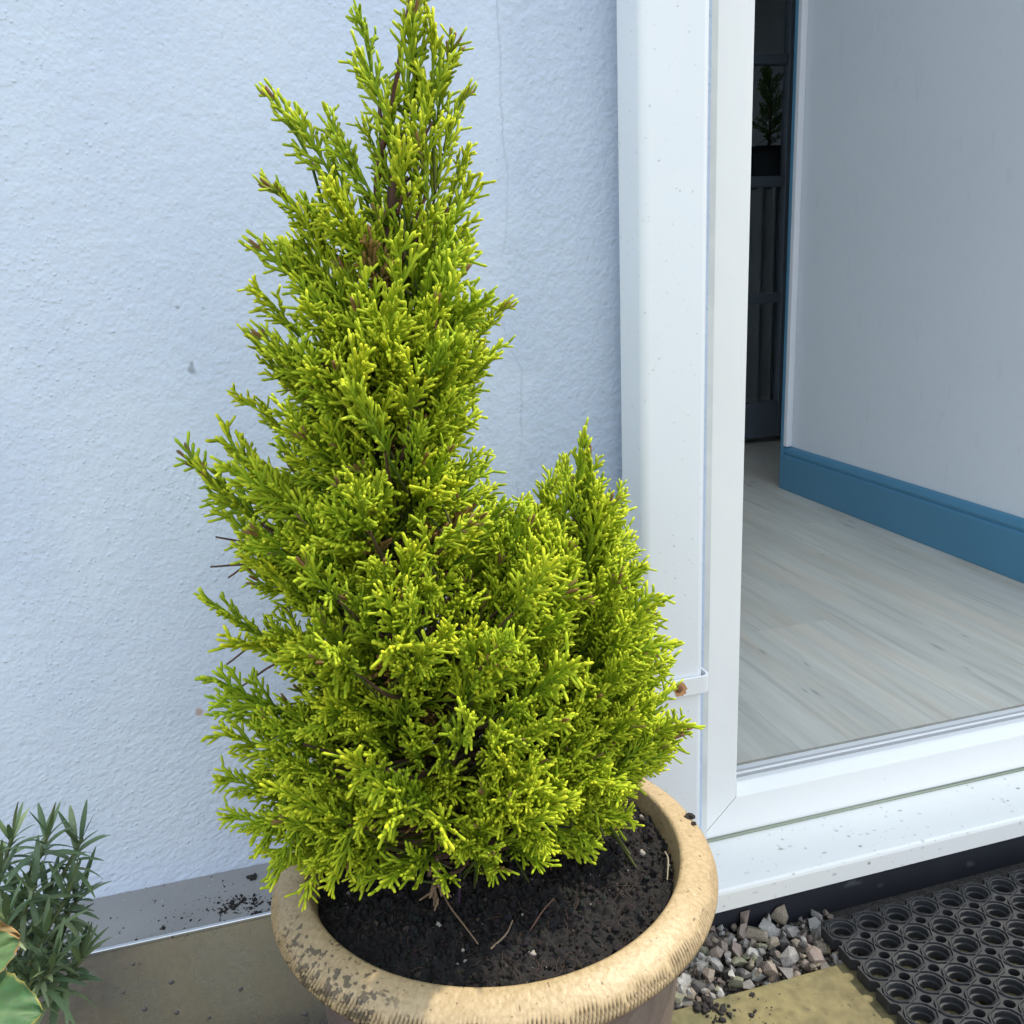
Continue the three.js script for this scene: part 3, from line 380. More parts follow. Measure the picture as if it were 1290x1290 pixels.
// soil: a crumbly surface, loose crumbs, fibres
{
  const soil = new THREE.Group(); soil.name = 'potting_soil'; soil.position.set(PX, 0, PZ); scene.add(soil); stuff(soil); tag(soil, 'dark crumbly potting soil filling the glazed pot', 'soil');
  const R = rng(41), nr = 120, na = 420, pos = [], uv = [], idx = [];
  const hgt = (x, z) => { const u = x / 0.4 + 0.5, v = z / 0.4 + 0.5, r = Math.hypot(x, z); return 0.2865 - 0.003 * sstep(0.10, 0.135, r) + 0.009 * (fbm(u, v, 9, 9, 2, 3) - 0.5) + 0.0085 * (fbm(u, v, 40, 40, 2, 5) - 0.5) + 0.006 * Math.abs(fbm(u, v, 100, 100, 2, 9) - 0.5) * 2 + 0.0022 * (hash(Math.round(x * 900), Math.round(z * 900), 3) - 0.5); };
  for (let i = 0; i <= nr; i++) for (let k = 0; k <= na; k++) { const r = 0.1385 * i / nr, a = (k / na) * 2 * Math.PI, x = r * Math.cos(a), z = r * Math.sin(a); pos.push(x, hgt(x, k === na ? 0 : z), z); uv.push(x, z); }
  for (let i = 0; i < nr; i++) for (let k = 0; k < na; k++) { const a = i * (na + 1) + k, b = a + na + 1; idx.push(a, a + 1, b, b, a + 1, b + 1); }
  const g = new THREE.BufferGeometry(); g.setAttribute('position', new THREE.Float32BufferAttribute(pos, 3)); g.setAttribute('uv', new THREE.Float32BufferAttribute(uv, 2)); g.setIndex(idx); g.computeVertexNormals();
  M.soil = new THREE.MeshStandardMaterial({ name: 'soil', roughness: 0.95, map: repeat(dataTex(512, 512, (u, v) => { const f = fbm(u, v, 50, 50, 3, 3), s = fbm(u, v, 150, 150, 1, 7); const p = s > 0.97 ? 0.07 : 0; return [0.007 + 0.012 * f + p, 0.006 + 0.0095 * f + p * 0.85, 0.0058 + 0.0085 * f + p * 0.7]; }), 4, 4) });
  mesh('surface', g, M.soil, soil);
  const N = 11000, shape = lump(R, 1, 0.8, 0.4); shape.computeVertexNormals(); const im = new THREE.InstancedMesh(shape, new THREE.MeshStandardMaterial({ name: 'soil_crumb', roughness: 0.95, color: lin(1, 1, 1) }), N); im.name = 'crumb'; im.castShadow = im.receiveShadow = true;
  const m4 = new THREE.Matrix4(), e = new THREE.Euler();
  for (let k = 0; k < N; k++) { const r = 0.1365 * Math.sqrt(R()), a = R() * 6.2832, x = r * Math.cos(a), z = r * Math.sin(a), s = 0.0003 + 0.0021 * Math.pow(R(), 5); e.set(R() * 6, R() * 6, R() * 6); m4.compose(V(x, hgt(x, z) + 0.3 * s, z), Q.setFromEuler(e), V(s * (0.8 + 0.5 * R()), s, s * (0.8 + 0.5 * R()))); im.setMatrixAt(k, m4); const t = R(); im.setColorAt(k, t > 0.985 ? lin(0.30, 0.27, 0.23) : t > 0.95 ? lin(0.05, 0.034, 0.025) : lin(0.0065 + 0.010 * R(), 0.0056 + 0.008 * R(), 0.0054 + 0.007 * R())); }
  soil.add(im); stuff(im);
  const fib = []; for (let k = 0; k < 420; k++) { const r = 0.13 * Math.sqrt(R()), a = R() * 6.28, b = R() * 6.28, L = 0.006 + 0.016 * R() * R(); let x = r * Math.cos(a), z = r * Math.sin(a); const pts = []; for (let q = 0; q < 4; q++) { const X = x + Math.cos(b + 0.5 * (R() - 0.5)) * L * q / 3, Z = z + Math.sin(b) * L * q / 3 + 0.001 * (R() - 0.5); pts.push(V(X, hgt(X, Z) + 0.0012 + 0.001 * R(), Z)); } fib.push(tube(pts, 0.00018, 0.00012, 6, 4)); }
  stuff(mesh('root_fibres', mergeGeometries(fib), new THREE.MeshStandardMaterial({ name: 'fibre', color: lin(0.10, 0.060, 0.042), roughness: 0.9 }), soil));
  // larger roots and bits lying on the soil
  const roots = [['long pale root lying across the front of the soil', [[0.093, 0.251], [0.096, 0.277], [0.101, 0.3], [0.106, 0.323]], 0.0008, [0.30, 0.20, 0.12]], ['short curved root near the front edge of the soil', [[0.113, 0.33], [0.125, 0.326], [0.133, 0.315]], 0.0008, [0.24, 0.17, 0.11]], ['thin reddish root forked on the open soil', [[0.144, 0.319], [0.156, 0.311], [0.168, 0.302]], 0.0007, [0.15, 0.075, 0.05]], ['pale straw looped by the inner side of the rim', [[0.272, 0.267], [0.266, 0.285], [0.258, 0.3]], 0.0008, [0.32, 0.28, 0.20]], ['dark red stalk standing out below the foliage', [[0.178, 0.228], [0.18, 0.25], [0.179, 0.262]], 0.0009, [0.13, 0.05, 0.04]]];
  for (const [label, pts, r, c] of roots) tag(mesh('root_strand', tube(pts.map(([x, z], k) => V(x, hgt(x - PX, z - PZ) + 0.0032 + 0.0016 * (k % 2), z)), r, r * 0.6, 16, 6), new THREE.MeshStandardMaterial({ name: 'root', color: lin(...c), roughness: 0.8 })), label, 'root');
  // spilled crumbs
  const spill = (label, y, list) => { const gs = []; for (const [x, z, spread, n, s0, s1] of list) for (let k = 0; k < n; k++) { const a = R() * 6.28, d = spread * Math.sqrt(R()), s = s0 + (s1 - s0) * Math.pow(R(), 3); const q = lump(R, s, 0.7, 0.45); q.translate(x + d * Math.cos(a) * 1.3, y + s * 0.45, z + d * Math.sin(a)); gs.push(q); } const mg = mergeGeometries(gs); mg.computeVertexNormals(); const o = mesh('spilled_soil', mg, new THREE.MeshStandardMaterial({ name: 'spilled_soil', color: lin(0.022, 0.018, 0.016), roughness: 0.95 })); tag(o, label, 'soil'); stuff(o); };
  spill('crumbs of dark soil spilled on the grey ledge', 0.169, [[-0.053, 0.019, 0.004, 16, 0.001, 0.003], [-0.077, 0.055, 0.014, 55, 0.0004, 0.002], [-0.060, 0.057, 0.014, 60, 0.0004, 0.0022], [-0.045, 0.066, 0.012, 40, 0.0004, 0.002], [-0.132, 0.066, 0.003, 6, 0.0006, 0.0018], [-0.095, 0.062, 0.03, 50, 0.0003, 0.0012], [-0.12, 0.035, 0.05, 60, 0.0002, 0.0009], [-0.051, 0.075, 0.003, 7, 0.0008, 0.002]]);
  spill('crumbs of dark soil lying on the rim beside the downpipe', 0.2972, [[0.3045, 0.245, 0.0030, 26, 0.001, 0.0024], [0.2965, 0.2445, 0.004, 9, 0.0005, 0.0012], [0.3025, 0.2545, 0.0016, 6, 0.001, 0.0018], [0.2895, 0.240, 0.003, 8, 0.001, 0.0024]]);
  spill('crumbs of dark soil spilled on the paving slab by the pot', 0.0, [[0.373, 0.148, 0.008, 30, 0.001, 0.004], [0.384, 0.162, 0.012, 40, 0.0006, 0.003], [0.426, 0.151, 0.003, 5, 0.001, 0.0025], [0.414, 0.171, 0.004, 6, 0.001, 0.0025], [0.41, 0.18, 0.03, 40, 0.0003, 0.0009]]);
}

// ------------------------------------------------------------------ golden conifer
{
  const tree = thing('conifer', 'golden green dwarf conifer with feathery sprays growing in the glazed pot', 'tree', [0, 0, 0]);
  const R = rng(77), rr = (a, b) => a + (b - a) * R();
  M.bark = new THREE.MeshStandardMaterial({ name: 'bark', roughness: 0.85, map: dataTex(128, 256, (u, v) => { const f = fbm(u, v, 10, 30, 3, 3); return [0.055 + 0.10 * f, 0.030 + 0.055 * f, 0.020 + 0.035 * f]; }) });
  M.stem = new THREE.MeshStandardMaterial({ name: 'red_stem', color: lin(0.13, 0.05, 0.035), roughness: 0.7 });
  // --- one spray: an axis with side shoots, each set with short scale-leaved twigs
  const OLD = [0.046, 0.092, 0.006], MID = [0.155, 0.265, 0.008], NEW = [0.370, 0.455, 0.012], TIP = [0.64, 0.67, 0.038], BROWN = [0.20, 0.105, 0.045], STALK = [0.075, 0.075, 0.025];
  const mix = (a, b, t) => [lerp(a[0], b[0], t), lerp(a[1], b[1], t), lerp(a[2], b[2], t)];
  function makeSpray(seed, L, opt = {}) {
    const S = rng(seed), sr = (a, b) => a + (b - a) * S(), pos = [], nor = [], col = [], idx = [];
    const u = V(), w = V(), p = V(), d = V(), n = V();
    function twig(base, dir, len, r, c0, c1, bend, sides = 4) { // tapered, slightly beaded, rounded at the end
      u.set(dir.z, 0.31, -dir.x).cross(dir).normalize(); w.crossVectors(dir, u).normalize();
      const rows = [[0, 0.80], [0.3, 1.0], [0.6, 0.92], [0.88, 0.90]], start = pos.length / 3;
      for (const [t, q] of rows) { p.copy(base).addScaledVector(dir, len * t).addScaledVector(bend, t * t); for (let k = 0; k < sides; k++) { const a = (k / sides) * 2 * Math.PI + t * 1.2; n.copy(u).multiplyScalar(Math.cos(a)).addScaledVector(w, Math.sin(a)); pos.push(p.x + n.x * r * q, p.y + n.y * r * q, p.z + n.z * r * q); if (t > 0.8) n.addScaledVector(dir, 0.5).normalize(); nor.push(n.x, n.y, n.z); const c = mix(c0, c1, t), v = 0.86 + 0.28 * S(); col.push(c[0] * v, c[1] * v, c[2] * v); } }
      p.copy(base).addScaledVector(dir, len).addScaledVector(bend, 1); pos.push(p.x, p.y, p.z); nor.push(dir.x, dir.y, dir.z); col.push(...c1);
      for (let i = 0; i < 3; i++) for (let k = 0; k < sides; k++) { const a = start + i * sides + k, b = start + i * sides + (k + 1) % sides; idx.push(a, b, a + sides, b, b + sides, a + sides); }
      for (let k = 0; k < sides; k++) idx.push(start + 3 * sides + k, start + 3 * sides + (k + 1) % sides, start + 4 * sides);
    }
    const axis = (s) => V(opt.cx * s * s * 0.5, s, opt.cz * s * s * 0.5), at = (s) => V(opt.cx * s, 1, opt.cz * s).normalize();
    const cx = sr(-5, 5), cz = sr(-2, 7); opt = { ...opt, cx, cz };
    const brownTip = S() < (opt.brown ?? 0.03);
    // stalk behind the base, then the axis
    { let a = V(0, -0.035, 0).addScaledVector(V(sr(-1, 1), 0, sr(-1, 1)), 0.006), b = V(0, 0, 0); twig(a, b.clone().sub(a).normalize(), 0.036, 0.0010, STALK, OLD, V(0, 0, 0)); }
    for (let s = 0; s < L * 0.92; s += L * 0.12) { const a = axis(s); twig(a, at(s), L * 0.135, 0.00125 * (1 - 0.3 * s / L), mix(OLD, MID, s / L), mix(OLD, NEW, s / L), V(0, 0, 0)); }
    twig(axis(L * 0.93), at(L), 0.009, 0.00108, brownTip ? BROWN : NEW, brownTip ? BROWN : TIP, V(0, 0, 0));
    let side = S() < 0.5 ? 1 : -1;
    for (let s = L * 0.10; s < L * 0.95; s += sr(0.0036, 0.0052)) {
      side = -side; const f = s / L, D = at(s), base = axis(s);
      const roll = (side > 0 ? 0 : Math.PI) + sr(-0.75, 0.75) + (S() < 0.22 ? Math.PI / 2 : 0), ang = sr(0.48, 0.78) * (1 - 0.2 * f);
      const out = V(Math.cos(roll), 0, Math.sin(roll)); out.addScaledVector(D, -out.dot(D)).normalize();
      const dir = D.clone().multiplyScalar(Math.cos(ang)).addScaledVector(out, Math.sin(ang)).normalize();
      const len = (0.30 * L * Math.pow(1 - f, 0.75) * Math.min(1, 0.45 + 2.2 * f) + 0.0075) * sr(0.7, 1.15);
      const age = clamp(0.25 + 0.75 * f + sr(-0.15, 0.2)), c0 = mix(OLD, MID, age), c1 = S() < 0.012 || (brownTip && f > 0.8) ? BROWN : mix(MID, NEW, age);
      const bend = D.clone().multiplyScalar(len * 0.16);
      twig(base, dir, len, 0.00122, c0, c1 === BROWN ? BROWN : mix(c1, TIP, 0.35 * age + 0.25 * S()), bend);
      let s2 = S() < 0.5 ? 1 : -1; const nn = V().crossVectors(dir, D).normalize().multiplyScalar(1);
      for (let t = len * 0.18; t < len * 0.93; t += sr(0.0027, 0.0040)) {
        s2 = -s2; const q = t / len, pd = out.clone().multiplyScalar(0).addScaledVector(V().crossVectors(nn, dir), s2 * sr(0.38, 0.66)).addScaledVector(nn, sr(-0.35, 0.35)).addScaledVector(dir, 0.9).normalize();
        const b = base.clone().addScaledVector(dir, t).addScaledVector(bend, q * q), l2 = (0.0045 + 0.0100 * S() * (0.6 + 0.4 * S())) * (1 - 0.3 * q);
        const fresh = clamp(0.30 + 0.45 * f + 0.35 * q + sr(-0.25, 0.25));
        twig(b, pd, l2, sr(0.00088, 0.00112), mix(c0, MID, 0.5), mix(mix(MID, NEW, fresh), TIP, fresh * fresh * sr(0.3, 1)), dir.clone().multiplyScalar(l2 * 0.12));
      }
    }
    const g = new THREE.BufferGeometry(); g.setAttribute('position', new THREE.Float32BufferAttribute(pos, 3)); g.setAttribute('normal', new THREE.Float32BufferAttribute(nor, 3)); g.setAttribute('color', new THREE.Float32BufferAttribute(col, 3)); g.setIndex(idx); return g;
  }
  const lengths = [0.044, 0.052, 0.060, 0.066, 0.074, 0.084], sprays = []; for (let k = 0; k < 30; k++) sprays.push([makeSpray(100 + k * 13, lengths[k % 6], { brown: k % 9 === 6 ? 1 : 0.02 }), lengths[k % 6]]);
  M.leaf = [[1, 1, 1], [1.12, 1.05, 0.95], [0.86, 0.94, 1.0], [0.95, 1.0, 0.9], [0.62, 0.30, 2.2]].map((c, k) => new THREE.MeshPhysicalMaterial({ name: k < 4 ? 'scale_leaf' : 'withered_leaf', vertexColors: true, color: lin(...c), roughness: 0.72, specularIntensity: 0.35 }));
  { // an indoor shrub on a tall planter behind the glazed door
    const pl = thing('tower_planter', 'tall dark planter behind the glazed inner door', 'planter', [1.885, 0.11, -2.27]); const body = new THREE.CylinderGeometry(0.155, 0.115, 0.965, 4, 1); body.rotateY(Math.PI / 4); body.translate(0, 0.4825, 0); mesh('body', body, new THREE.MeshStandardMaterial({ name: 'dark_planter', color: lin(0.015, 0.017, 0.02), roughness: 0.6 }), pl); mesh('lip', box(-0.118, 0.118, 0.9652, 0.985, -0.118, 0.118, 0.004), new THREE.MeshStandardMaterial({ name: 'dark_lip', color: lin(0.02, 0.022, 0.025), roughness: 0.5 }), pl);
    const sh = thing('indoor_shrub', 'small leafy shrub in the tall planter behind the glazed inner door', 'plant', [1.885, 1.095, -2.27]); mesh('stem', tube([V(0, 0, 0), V(0.004, 0.1, 0), V(0, 0.2, 0)], 0.006, 0.003, 8, 6), M.bark, sh);
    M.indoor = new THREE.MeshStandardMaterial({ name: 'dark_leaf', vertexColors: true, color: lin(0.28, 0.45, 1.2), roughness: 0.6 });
    const S2 = rng(8); for (let k = 0; k < 26; k++) { const y = 0.02 + 0.2 * k / 26, a = k * 2.4, el = 0.5 + 0.6 * k / 26, o = mesh('spray', sprays[k % 18][0], M.indoor, sh); o.position.set(0, y, 0); o.quaternion.setFromUnitVectors(UPY, V(Math.cos(a) * Math.cos(el), Math.sin(el), Math.sin(a) * Math.cos(el))); o.scale.setScalar(1.0 + 0.3 * S2()); }
  }
  // --- outline of the plant: [height, left x, right x] in the plane of the trunk
  const SIL = [[0.895, 0.085, 0.14], [0.847, 0.045, 0.148], [0.806, 0.035, 0.15], [0.778, 0.036, 0.143], [0.76, 0.018, 0.137], [0.74, 0.010, 0.152], [0.72, 0.009, 0.165], [0.695, -0.003, 0.163], [0.67, -0.004, 0.151], [0.644, -0.012, 0.147], [0.629, -0.030, 0.152], [0.607, -0.036, 0.168], [0.579, -0.03, 0.235], [0.543, -0.028, 0.258], [0.52, -0.036, 0.266], [0.495, -0.036, 0.277], [0.452, -0.049, 0.29], [0.418, -0.048, 0.301], [0.385, -0.043, 0.297], [0.355, -0.050, 0.278], [0.321, -0.034, 0.254], [0.292, -0.02, 0.20]];
  const outline = (y) => { if (y >= SIL[0][0]) return SIL[0]; for (let k = 0; k < SIL.length - 1; k++) if (y >= SIL[k + 1][0]) { const t = (SIL[k][0] - y) / (SIL[k][0] - SIL[k + 1][0]); return [y, lerp(SIL[k][1], SIL[k + 1][1], t), lerp(SIL[k][2], SIL[k + 1][2], t)]; } return SIL[SIL.length - 1]; };
  const trunkX = (y) => { const t = (y - 0.27) / 0.63; return 0.1415 - 0.050 * Math.sin(Math.PI * clamp(t)) * 0.9 - 0.022 * t; }, trunk = (y) => V(trunkX(y) - 0.0, y, PZ + 0.004 * Math.sin(y * 9));
  mesh('trunk', tube([0.255, 0.34, 0.45, 0.56, 0.66, 0.75, 0.82].map(trunk), 0.0085, 0.0030, 60, 9), M.bark, tree);
  const placed = [];
  function put(tip, dir, opt = {}) { const k = opt.k ?? Math.floor(R() * 30), [g, L] = sprays[k], s = (opt.s ?? rr(0.82, 1.18)); Q.setFromUnitVectors(UPY, dir).multiply(new THREE.Quaternion().setFromAxisAngle(UPY, opt.roll ?? R() * 6.283)); const base = tip.clone().addScaledVector(dir, -L * s * 1.1); placed.push({ g, base, q: Q.clone(), s, tip: tip.clone(), dir: dir.clone(), m: opt.m ?? Math.floor(R() * R() * 4), first: !!opt.first }); return base; }
  // direction a spray takes at a place: outwards from the trunk, rising more the higher it sits
  function lean(P, spread = 0.25) { const y = P.y, h = clamp((y - 0.29) / 0.6), o = V(P.x - trunkX(y), 0, P.z - PZ), r = o.length(); o.normalize(); const up = lerp(-0.05, 0.75, sstep(0.0, 0.25, h)) + 1.3 * h * h; const d = o.multiplyScalar(clamp(r / 0.05, 0.3, 1)).addScaledVector(UPY, up).add(V(rr(-1, 1), rr(-1, 1), rr(-1, 1)).multiplyScalar(spread)); return d.normalize(); }
  // sprays that stand out of the outline
  const TIPS = [[0.088, 0.894, 0.23], [0.096, 0.874, 0.25], [0.109, 0.899, 0.24], [0.121, 0.906, 0.235], [0.133, 0.894, 0.24], [0.14, 0.882, 0.22], [0.12, 0.862, 0.25], [0.092, 0.853, 0.24], [0.035, 0.851, 0.22], [0.047, 0.843, 0.23], [0.061, 0.839, 0.235], [0.072, 0.828, 0.24], [0.085, 0.836, 0.22], [0.15, 0.85, 0.23], [0.143, 0.833, 0.24], [0.151, 0.815, 0.23], [0.154, 0.805, 0.22], [0.143, 0.78, 0.24], [0.123, 0.834, 0.26], [0.099, 0.815, 0.27], [0.033, 0.783, 0.25], [0.033, 0.807, 0.23], [0.015, 0.764, 0.23], [0.009, 0.741, 0.25], [0.025, 0.762, 0.22], [0.17, 0.718, 0.23], [0.164, 0.695, 0.24], [0.163, 0.709, 0.22], [0.152, 0.731, 0.24], [0.135, 0.75, 0.25], [-0.004, 0.704, 0.24], [-0.005, 0.68, 0.23], [0.009, 0.71, 0.26], [-0.047, 0.64, 0.24], [-0.034, 0.646, 0.22], [-0.04, 0.623, 0.25], [-0.022, 0.645, 0.27], [0.012, 0.669, 0.29], [-0.033, 0.595, 0.23], [-0.047, 0.545, 0.23], [-0.023, 0.58, 0.26], [-0.034, 0.529, 0.25], [-0.049, 0.491, 0.24], [-0.051, 0.468, 0.22], [-0.049, 0.457, 0.25], [-0.055, 0.416, 0.25], [-0.054, 0.399, 0.27], [-0.021, 0.471, 0.29], [-0.025, 0.392, 0.2], [-0.029, 0.362, 0.28], [-0.024, 0.359, 0.31], [-0.006, 0.355, 0.33], [0.01, 0.368, 0.34], [0.021, 0.355, 0.3], [0.223, 0.625, 0.24], [0.24, 0.588, 0.24], [0.21, 0.61, 0.25], [0.223, 0.583, 0.26], [0.269, 0.547, 0.23], [0.256, 0.53, 0.25], [0.27, 0.498, 0.23], [0.277, 0.485, 0.24], [0.262, 0.476, 0.26], [0.29, 0.433, 0.24], [0.295, 0.416, 0.25], [0.291, 0.397, 0.26], [0.293, 0.365, 0.24], [0.278, 0.352, 0.25], [0.249, 0.346, 0.27], [0.232, 0.334, 0.28], [0.208, 0.344, 0.3], [0.157, 0.35, 0.33], [0.123, 0.366, 0.35], [0.08, 0.375, 0.36], [0.045, 0.377, 0.35], [0.071, 0.431, 0.385], [0.155, 0.612, 0.24], [0.164, 0.587, 0.26], [0.193, 0.577, 0.24], [0.1, 0.495, 0.38], [0.061, 0.563, 0.37], [0.095, 0.612, 0.36], [0.045, 0.635, 0.35], [0.155, 0.57, 0.36], [0.125, 0.541, 0.375], [0.026, 0.542, 0.36], [0.015, 0.586, 0.35], [0.058, 0.682, 0.33], [0.089, 0.696, 0.32], [0.076, 0.735, 0.31], [0.046, 0.703, 0.32], [0.114, 0.702, 0.3], [0.187, 0.511, 0.36], [0.158, 0.484, 0.375], [-0.016, 0.446, 0.34], [0.027, 0.476, 0.38]];
  const ends = [];
  TIPS.forEach(([x, y, z], k) => { const P = V(x, y, z), d = lean(P, 0.16); if (k >= 49 && k <= 53) d.set(-0.45, -0.62, 0.45).normalize(); if (k >= 54 && k <= 57) d.set(0.12, 0.95, 0.1).normalize(); if (k < 8) d.set((x - 0.115) * 5, 1, (z - 0.235) * 2).normalize(); if (k >= 8 && k <= 12) d.set(-0.35, 0.92, 0).normalize(); if (k >= 13 && k <= 16) d.set(0.35, 0.9, 0).normalize(); ends.push([put(P, d, { first: true, k: [8, 13, 22, 25].includes(k) ? 6 : undefined }), P]); });
  // the body of the plant, all the way round, in three depths
  for (const [n, q0, q1, per] of [[92, 0.76, 0.95, 5], [240, 0.50, 0.74, 1], [110, 0.26, 0.5, 1]]) for (let k = 0; k < n; k++) {
    const t = (k + R()) / n, y = 0.315 + 0.49 * Math.pow(t, 1.2), a = (k * 2.39996 + R() * 0.8), o = outline(y), tx = trunkX(y), rx = Math.cos(a) > 0 ? o[2] - tx : tx - o[1], rz = Math.min(0.142, (o[2] - o[1]) * 0.52), back = Math.sin(a) < 0 ? 0.95 : 1;
    const rad = rr(q0, q1) / Math.hypot(Math.cos(a) / rx, Math.sin(a) / (rz * back)), P = V(tx + rad * Math.cos(a), y + rr(-0.012, 0.012), PZ + rad * Math.sin(a)); if (P.z < 0.075 || (P.y > 0.735 && R() < (per > 1 ? 0.33 : 0.7))) continue; if (P.z > 0.28) P.y = Math.max(P.y, 0.385 + 0.3 * (P.z - 0.28) + 0.02 * R());
    const D = lean(P, per > 1 ? 0.18 : 0.3); if (P.z > 0.27 && D.y < 0.05) { D.y = 0.05 + 0.25 * R(); D.normalize(); }
    for (let j = 0; j < per; j++) { // a clump: sprays fanning out of one branch end
      const off = V(rr(-1, 1), rr(-1, 1), rr(-1, 1)); off.addScaledVector(D, -off.dot(D)); if (per > 1 && j) off.normalize().multiplyScalar(rr(0.012, 0.030)); else off.multiplyScalar(0.004);
      const T = P.clone().add(off).addScaledVector(D, -off.length() * rr(0.3, 0.9)); if (T.z < 0.06) continue; const d = D.clone().addScaledVector(off, 15).normalize();
      const base = put(T, d, { m: q1 < 0.55 && R() < 0.28 ? 4 : undefined }); if (per > 1 && j === 0) ends.push([base, T]);
    }
  }
  // the fuller side shoot beside the doorway
  for (let k = 0; k < 34; k++) {
    const t = (k + R()) / 34, y = 0.375 + 0.190 * t, a = k * 2.39996 + R(), r = (t < 0.5 ? 0.068 : lerp(0.068, 0.042, (t - 0.5) / 0.5)) * rr(0.8, 1.0), P = V(0.218 + r * Math.cos(a), y, 0.240 + r * 1.05 * Math.sin(a)), D = V(Math.cos(a) * 0.8 + 0.25, 0.45 + 0.9 * t, Math.sin(a) * 0.8).normalize();
    for (let j = 0; j < 4; j++) { const off = V(rr(-1, 1), rr(-1, 1), rr(-1, 1)).multiplyScalar(j ? 0.018 : 0.003), T = P.clone().add(off); const base = put(T, D.clone().addScaledVector(off, 15).normalize()); if (!j && k % 2) ends.push([base, T]); }
  }
  for (let k = 0; k < 22; k++) { const P = V(rr(0.145, 0.215), rr(0.47, 0.582), rr(0.18, 0.315)), D = V(rr(-0.1, 0.5), 1, (P.z - 0.235) * 9).normalize(); for (let j = 0; j < 4; j++) { const off = V(rr(-1, 1), rr(-1, 1), rr(-1, 1)).multiplyScalar(j ? 0.018 : 0.003); put(P.clone().add(off), D.clone().addScaledVector(off, 14).normalize()); } }
  for (const [x, y, z] of [[0.223, 0.606, 0.235], [0.214, 0.592, 0.25], [0.233, 0.594, 0.245], [0.227, 0.578, 0.256], [0.209, 0.582, 0.23], [0.241, 0.572, 0.24], [0.219, 0.57, 0.225], [0.231, 0.612, 0.24], [0.205, 0.588, 0.245], [0.246, 0.588, 0.24], [0.252, 0.566, 0.25], [0.198, 0.572, 0.24], [0.238, 0.582, 0.262], [0.212, 0.60, 0.24]]) { const P = V(x, y, z), d = V((x - 0.222) * 20, 1, (z - 0.238) * 12).normalize(); ends.push([put(P, d), P]); }
  // wood: a branch from the trunk to the base of many of the sprays
  for (const [b, tip] of ends) { const far = Math.hypot(b.x - trunkX(b.y), b.z - PZ), y0 = Math.max(0.285, b.y - far * (0.35 + 0.6 * clamp((b.y - 0.35) / 0.4))), A = trunk(Math.min(y0, 0.80)), mid = A.clone().lerp(b, 0.55); mid.y -= far * 0.12; mesh('branch', tube([A, mid, b.clone().lerp(tip, 0.05)], (tip.y > 0.78 ? 0.0010 : 0.0018) + 0.005 * far, 0.0009, 10, 5), tip.y > 0.8 ? M.stem : M.bark, tree); }
  { // leader and bare twigs
    mesh('leader', tube([trunk(0.74), V(0.090, 0.79, 0.235), V(0.104, 0.84, 0.236), V(0.113, 0.875, 0.236), V(0.120, 0.902, 0.236)], 0.0028, 0.0010, 24, 6), M.stem, tree);
    for (const [a, b, c] of [[[-0.041, 0.546, 0.2], [-0.012, 0.541, 0.2], [0.03, 0.525, 0.21]], [[-0.030, 0.538, 0.205], [-0.010, 0.545, 0.205], [0.03, 0.525, 0.21]], [[-0.035, 0.567, 0.2], [-0.01, 0.556, 0.2], [0.03, 0.54, 0.21]], [[-0.039, 0.472, 0.2], [-0.013, 0.483, 0.2], [0.03, 0.47, 0.21]], [[-0.03, 0.458, 0.21], [0.0, 0.47, 0.21], [0.05, 0.46, 0.22]], [[-0.02, 0.43, 0.25], [0.02, 0.445, 0.25], [0.07, 0.44, 0.24]], [[0.0, 0.40, 0.26], [0.04, 0.41, 0.26], [0.10, 0.40, 0.24]]]) mesh('bare_twig', tube([V(...a), V(...b).add(V(0, 0.002, 0)), V(...c), trunk(c[1] - 0.03)], 0.0007, 0.0016, 14, 5), M.bark, tree);
    // withered brown clump at the foot
    const dead = makeSpray(900, 0.03, {}); dead.deleteAttribute('color'); for (const [x, y, z] of [[0.095, 0.305, 0.250]]) { const o = mesh('withered_spray', dead, new THREE.MeshStandardMaterial({ name: 'withered', color: lin(0.22, 0.14, 0.08), roughness: 0.9 }), tree); o.position.set(x, y + 0.012, z); o.quaternion.setFromUnitVectors(UPY, V(rr(-0.5, 0.5), -0.7, 0.6).normalize()); }
  }
  // the 300 sprays nearest the open side are parts of their own, the rest one inner mass
  const eye = V(0, 0.74, 0.838), score = (s) => (s.first ? 1 : 0) - s.tip.distanceTo(eye); placed.sort((a, b) => score(b) - score(a));
  const rest = [], dry = [], m4 = new THREE.Matrix4();
  placed.forEach((s, k) => { if (k < 300 && s.m < 4) { const o = mesh('spray', s.g, M.leaf[s.m], tree); o.position.copy(s.base); o.quaternion.copy(s.q); o.scale.set(s.s * rr(0.85, 1.15), s.s, s.s * rr(0.85, 1.15)); } else { m4.compose(s.base, s.q, V(s.s, s.s, s.s)); (s.m === 4 ? dry : rest).push(s.g.clone().applyMatrix4(m4)); } });
  if (dry.length) stuff(mesh('withered_foliage', mergeGeometries(dry), M.leaf[4], tree));
  if (rest.length) stuff(mesh('inner_foliage', mergeGeometries(rest), M.leaf[0], tree));
}

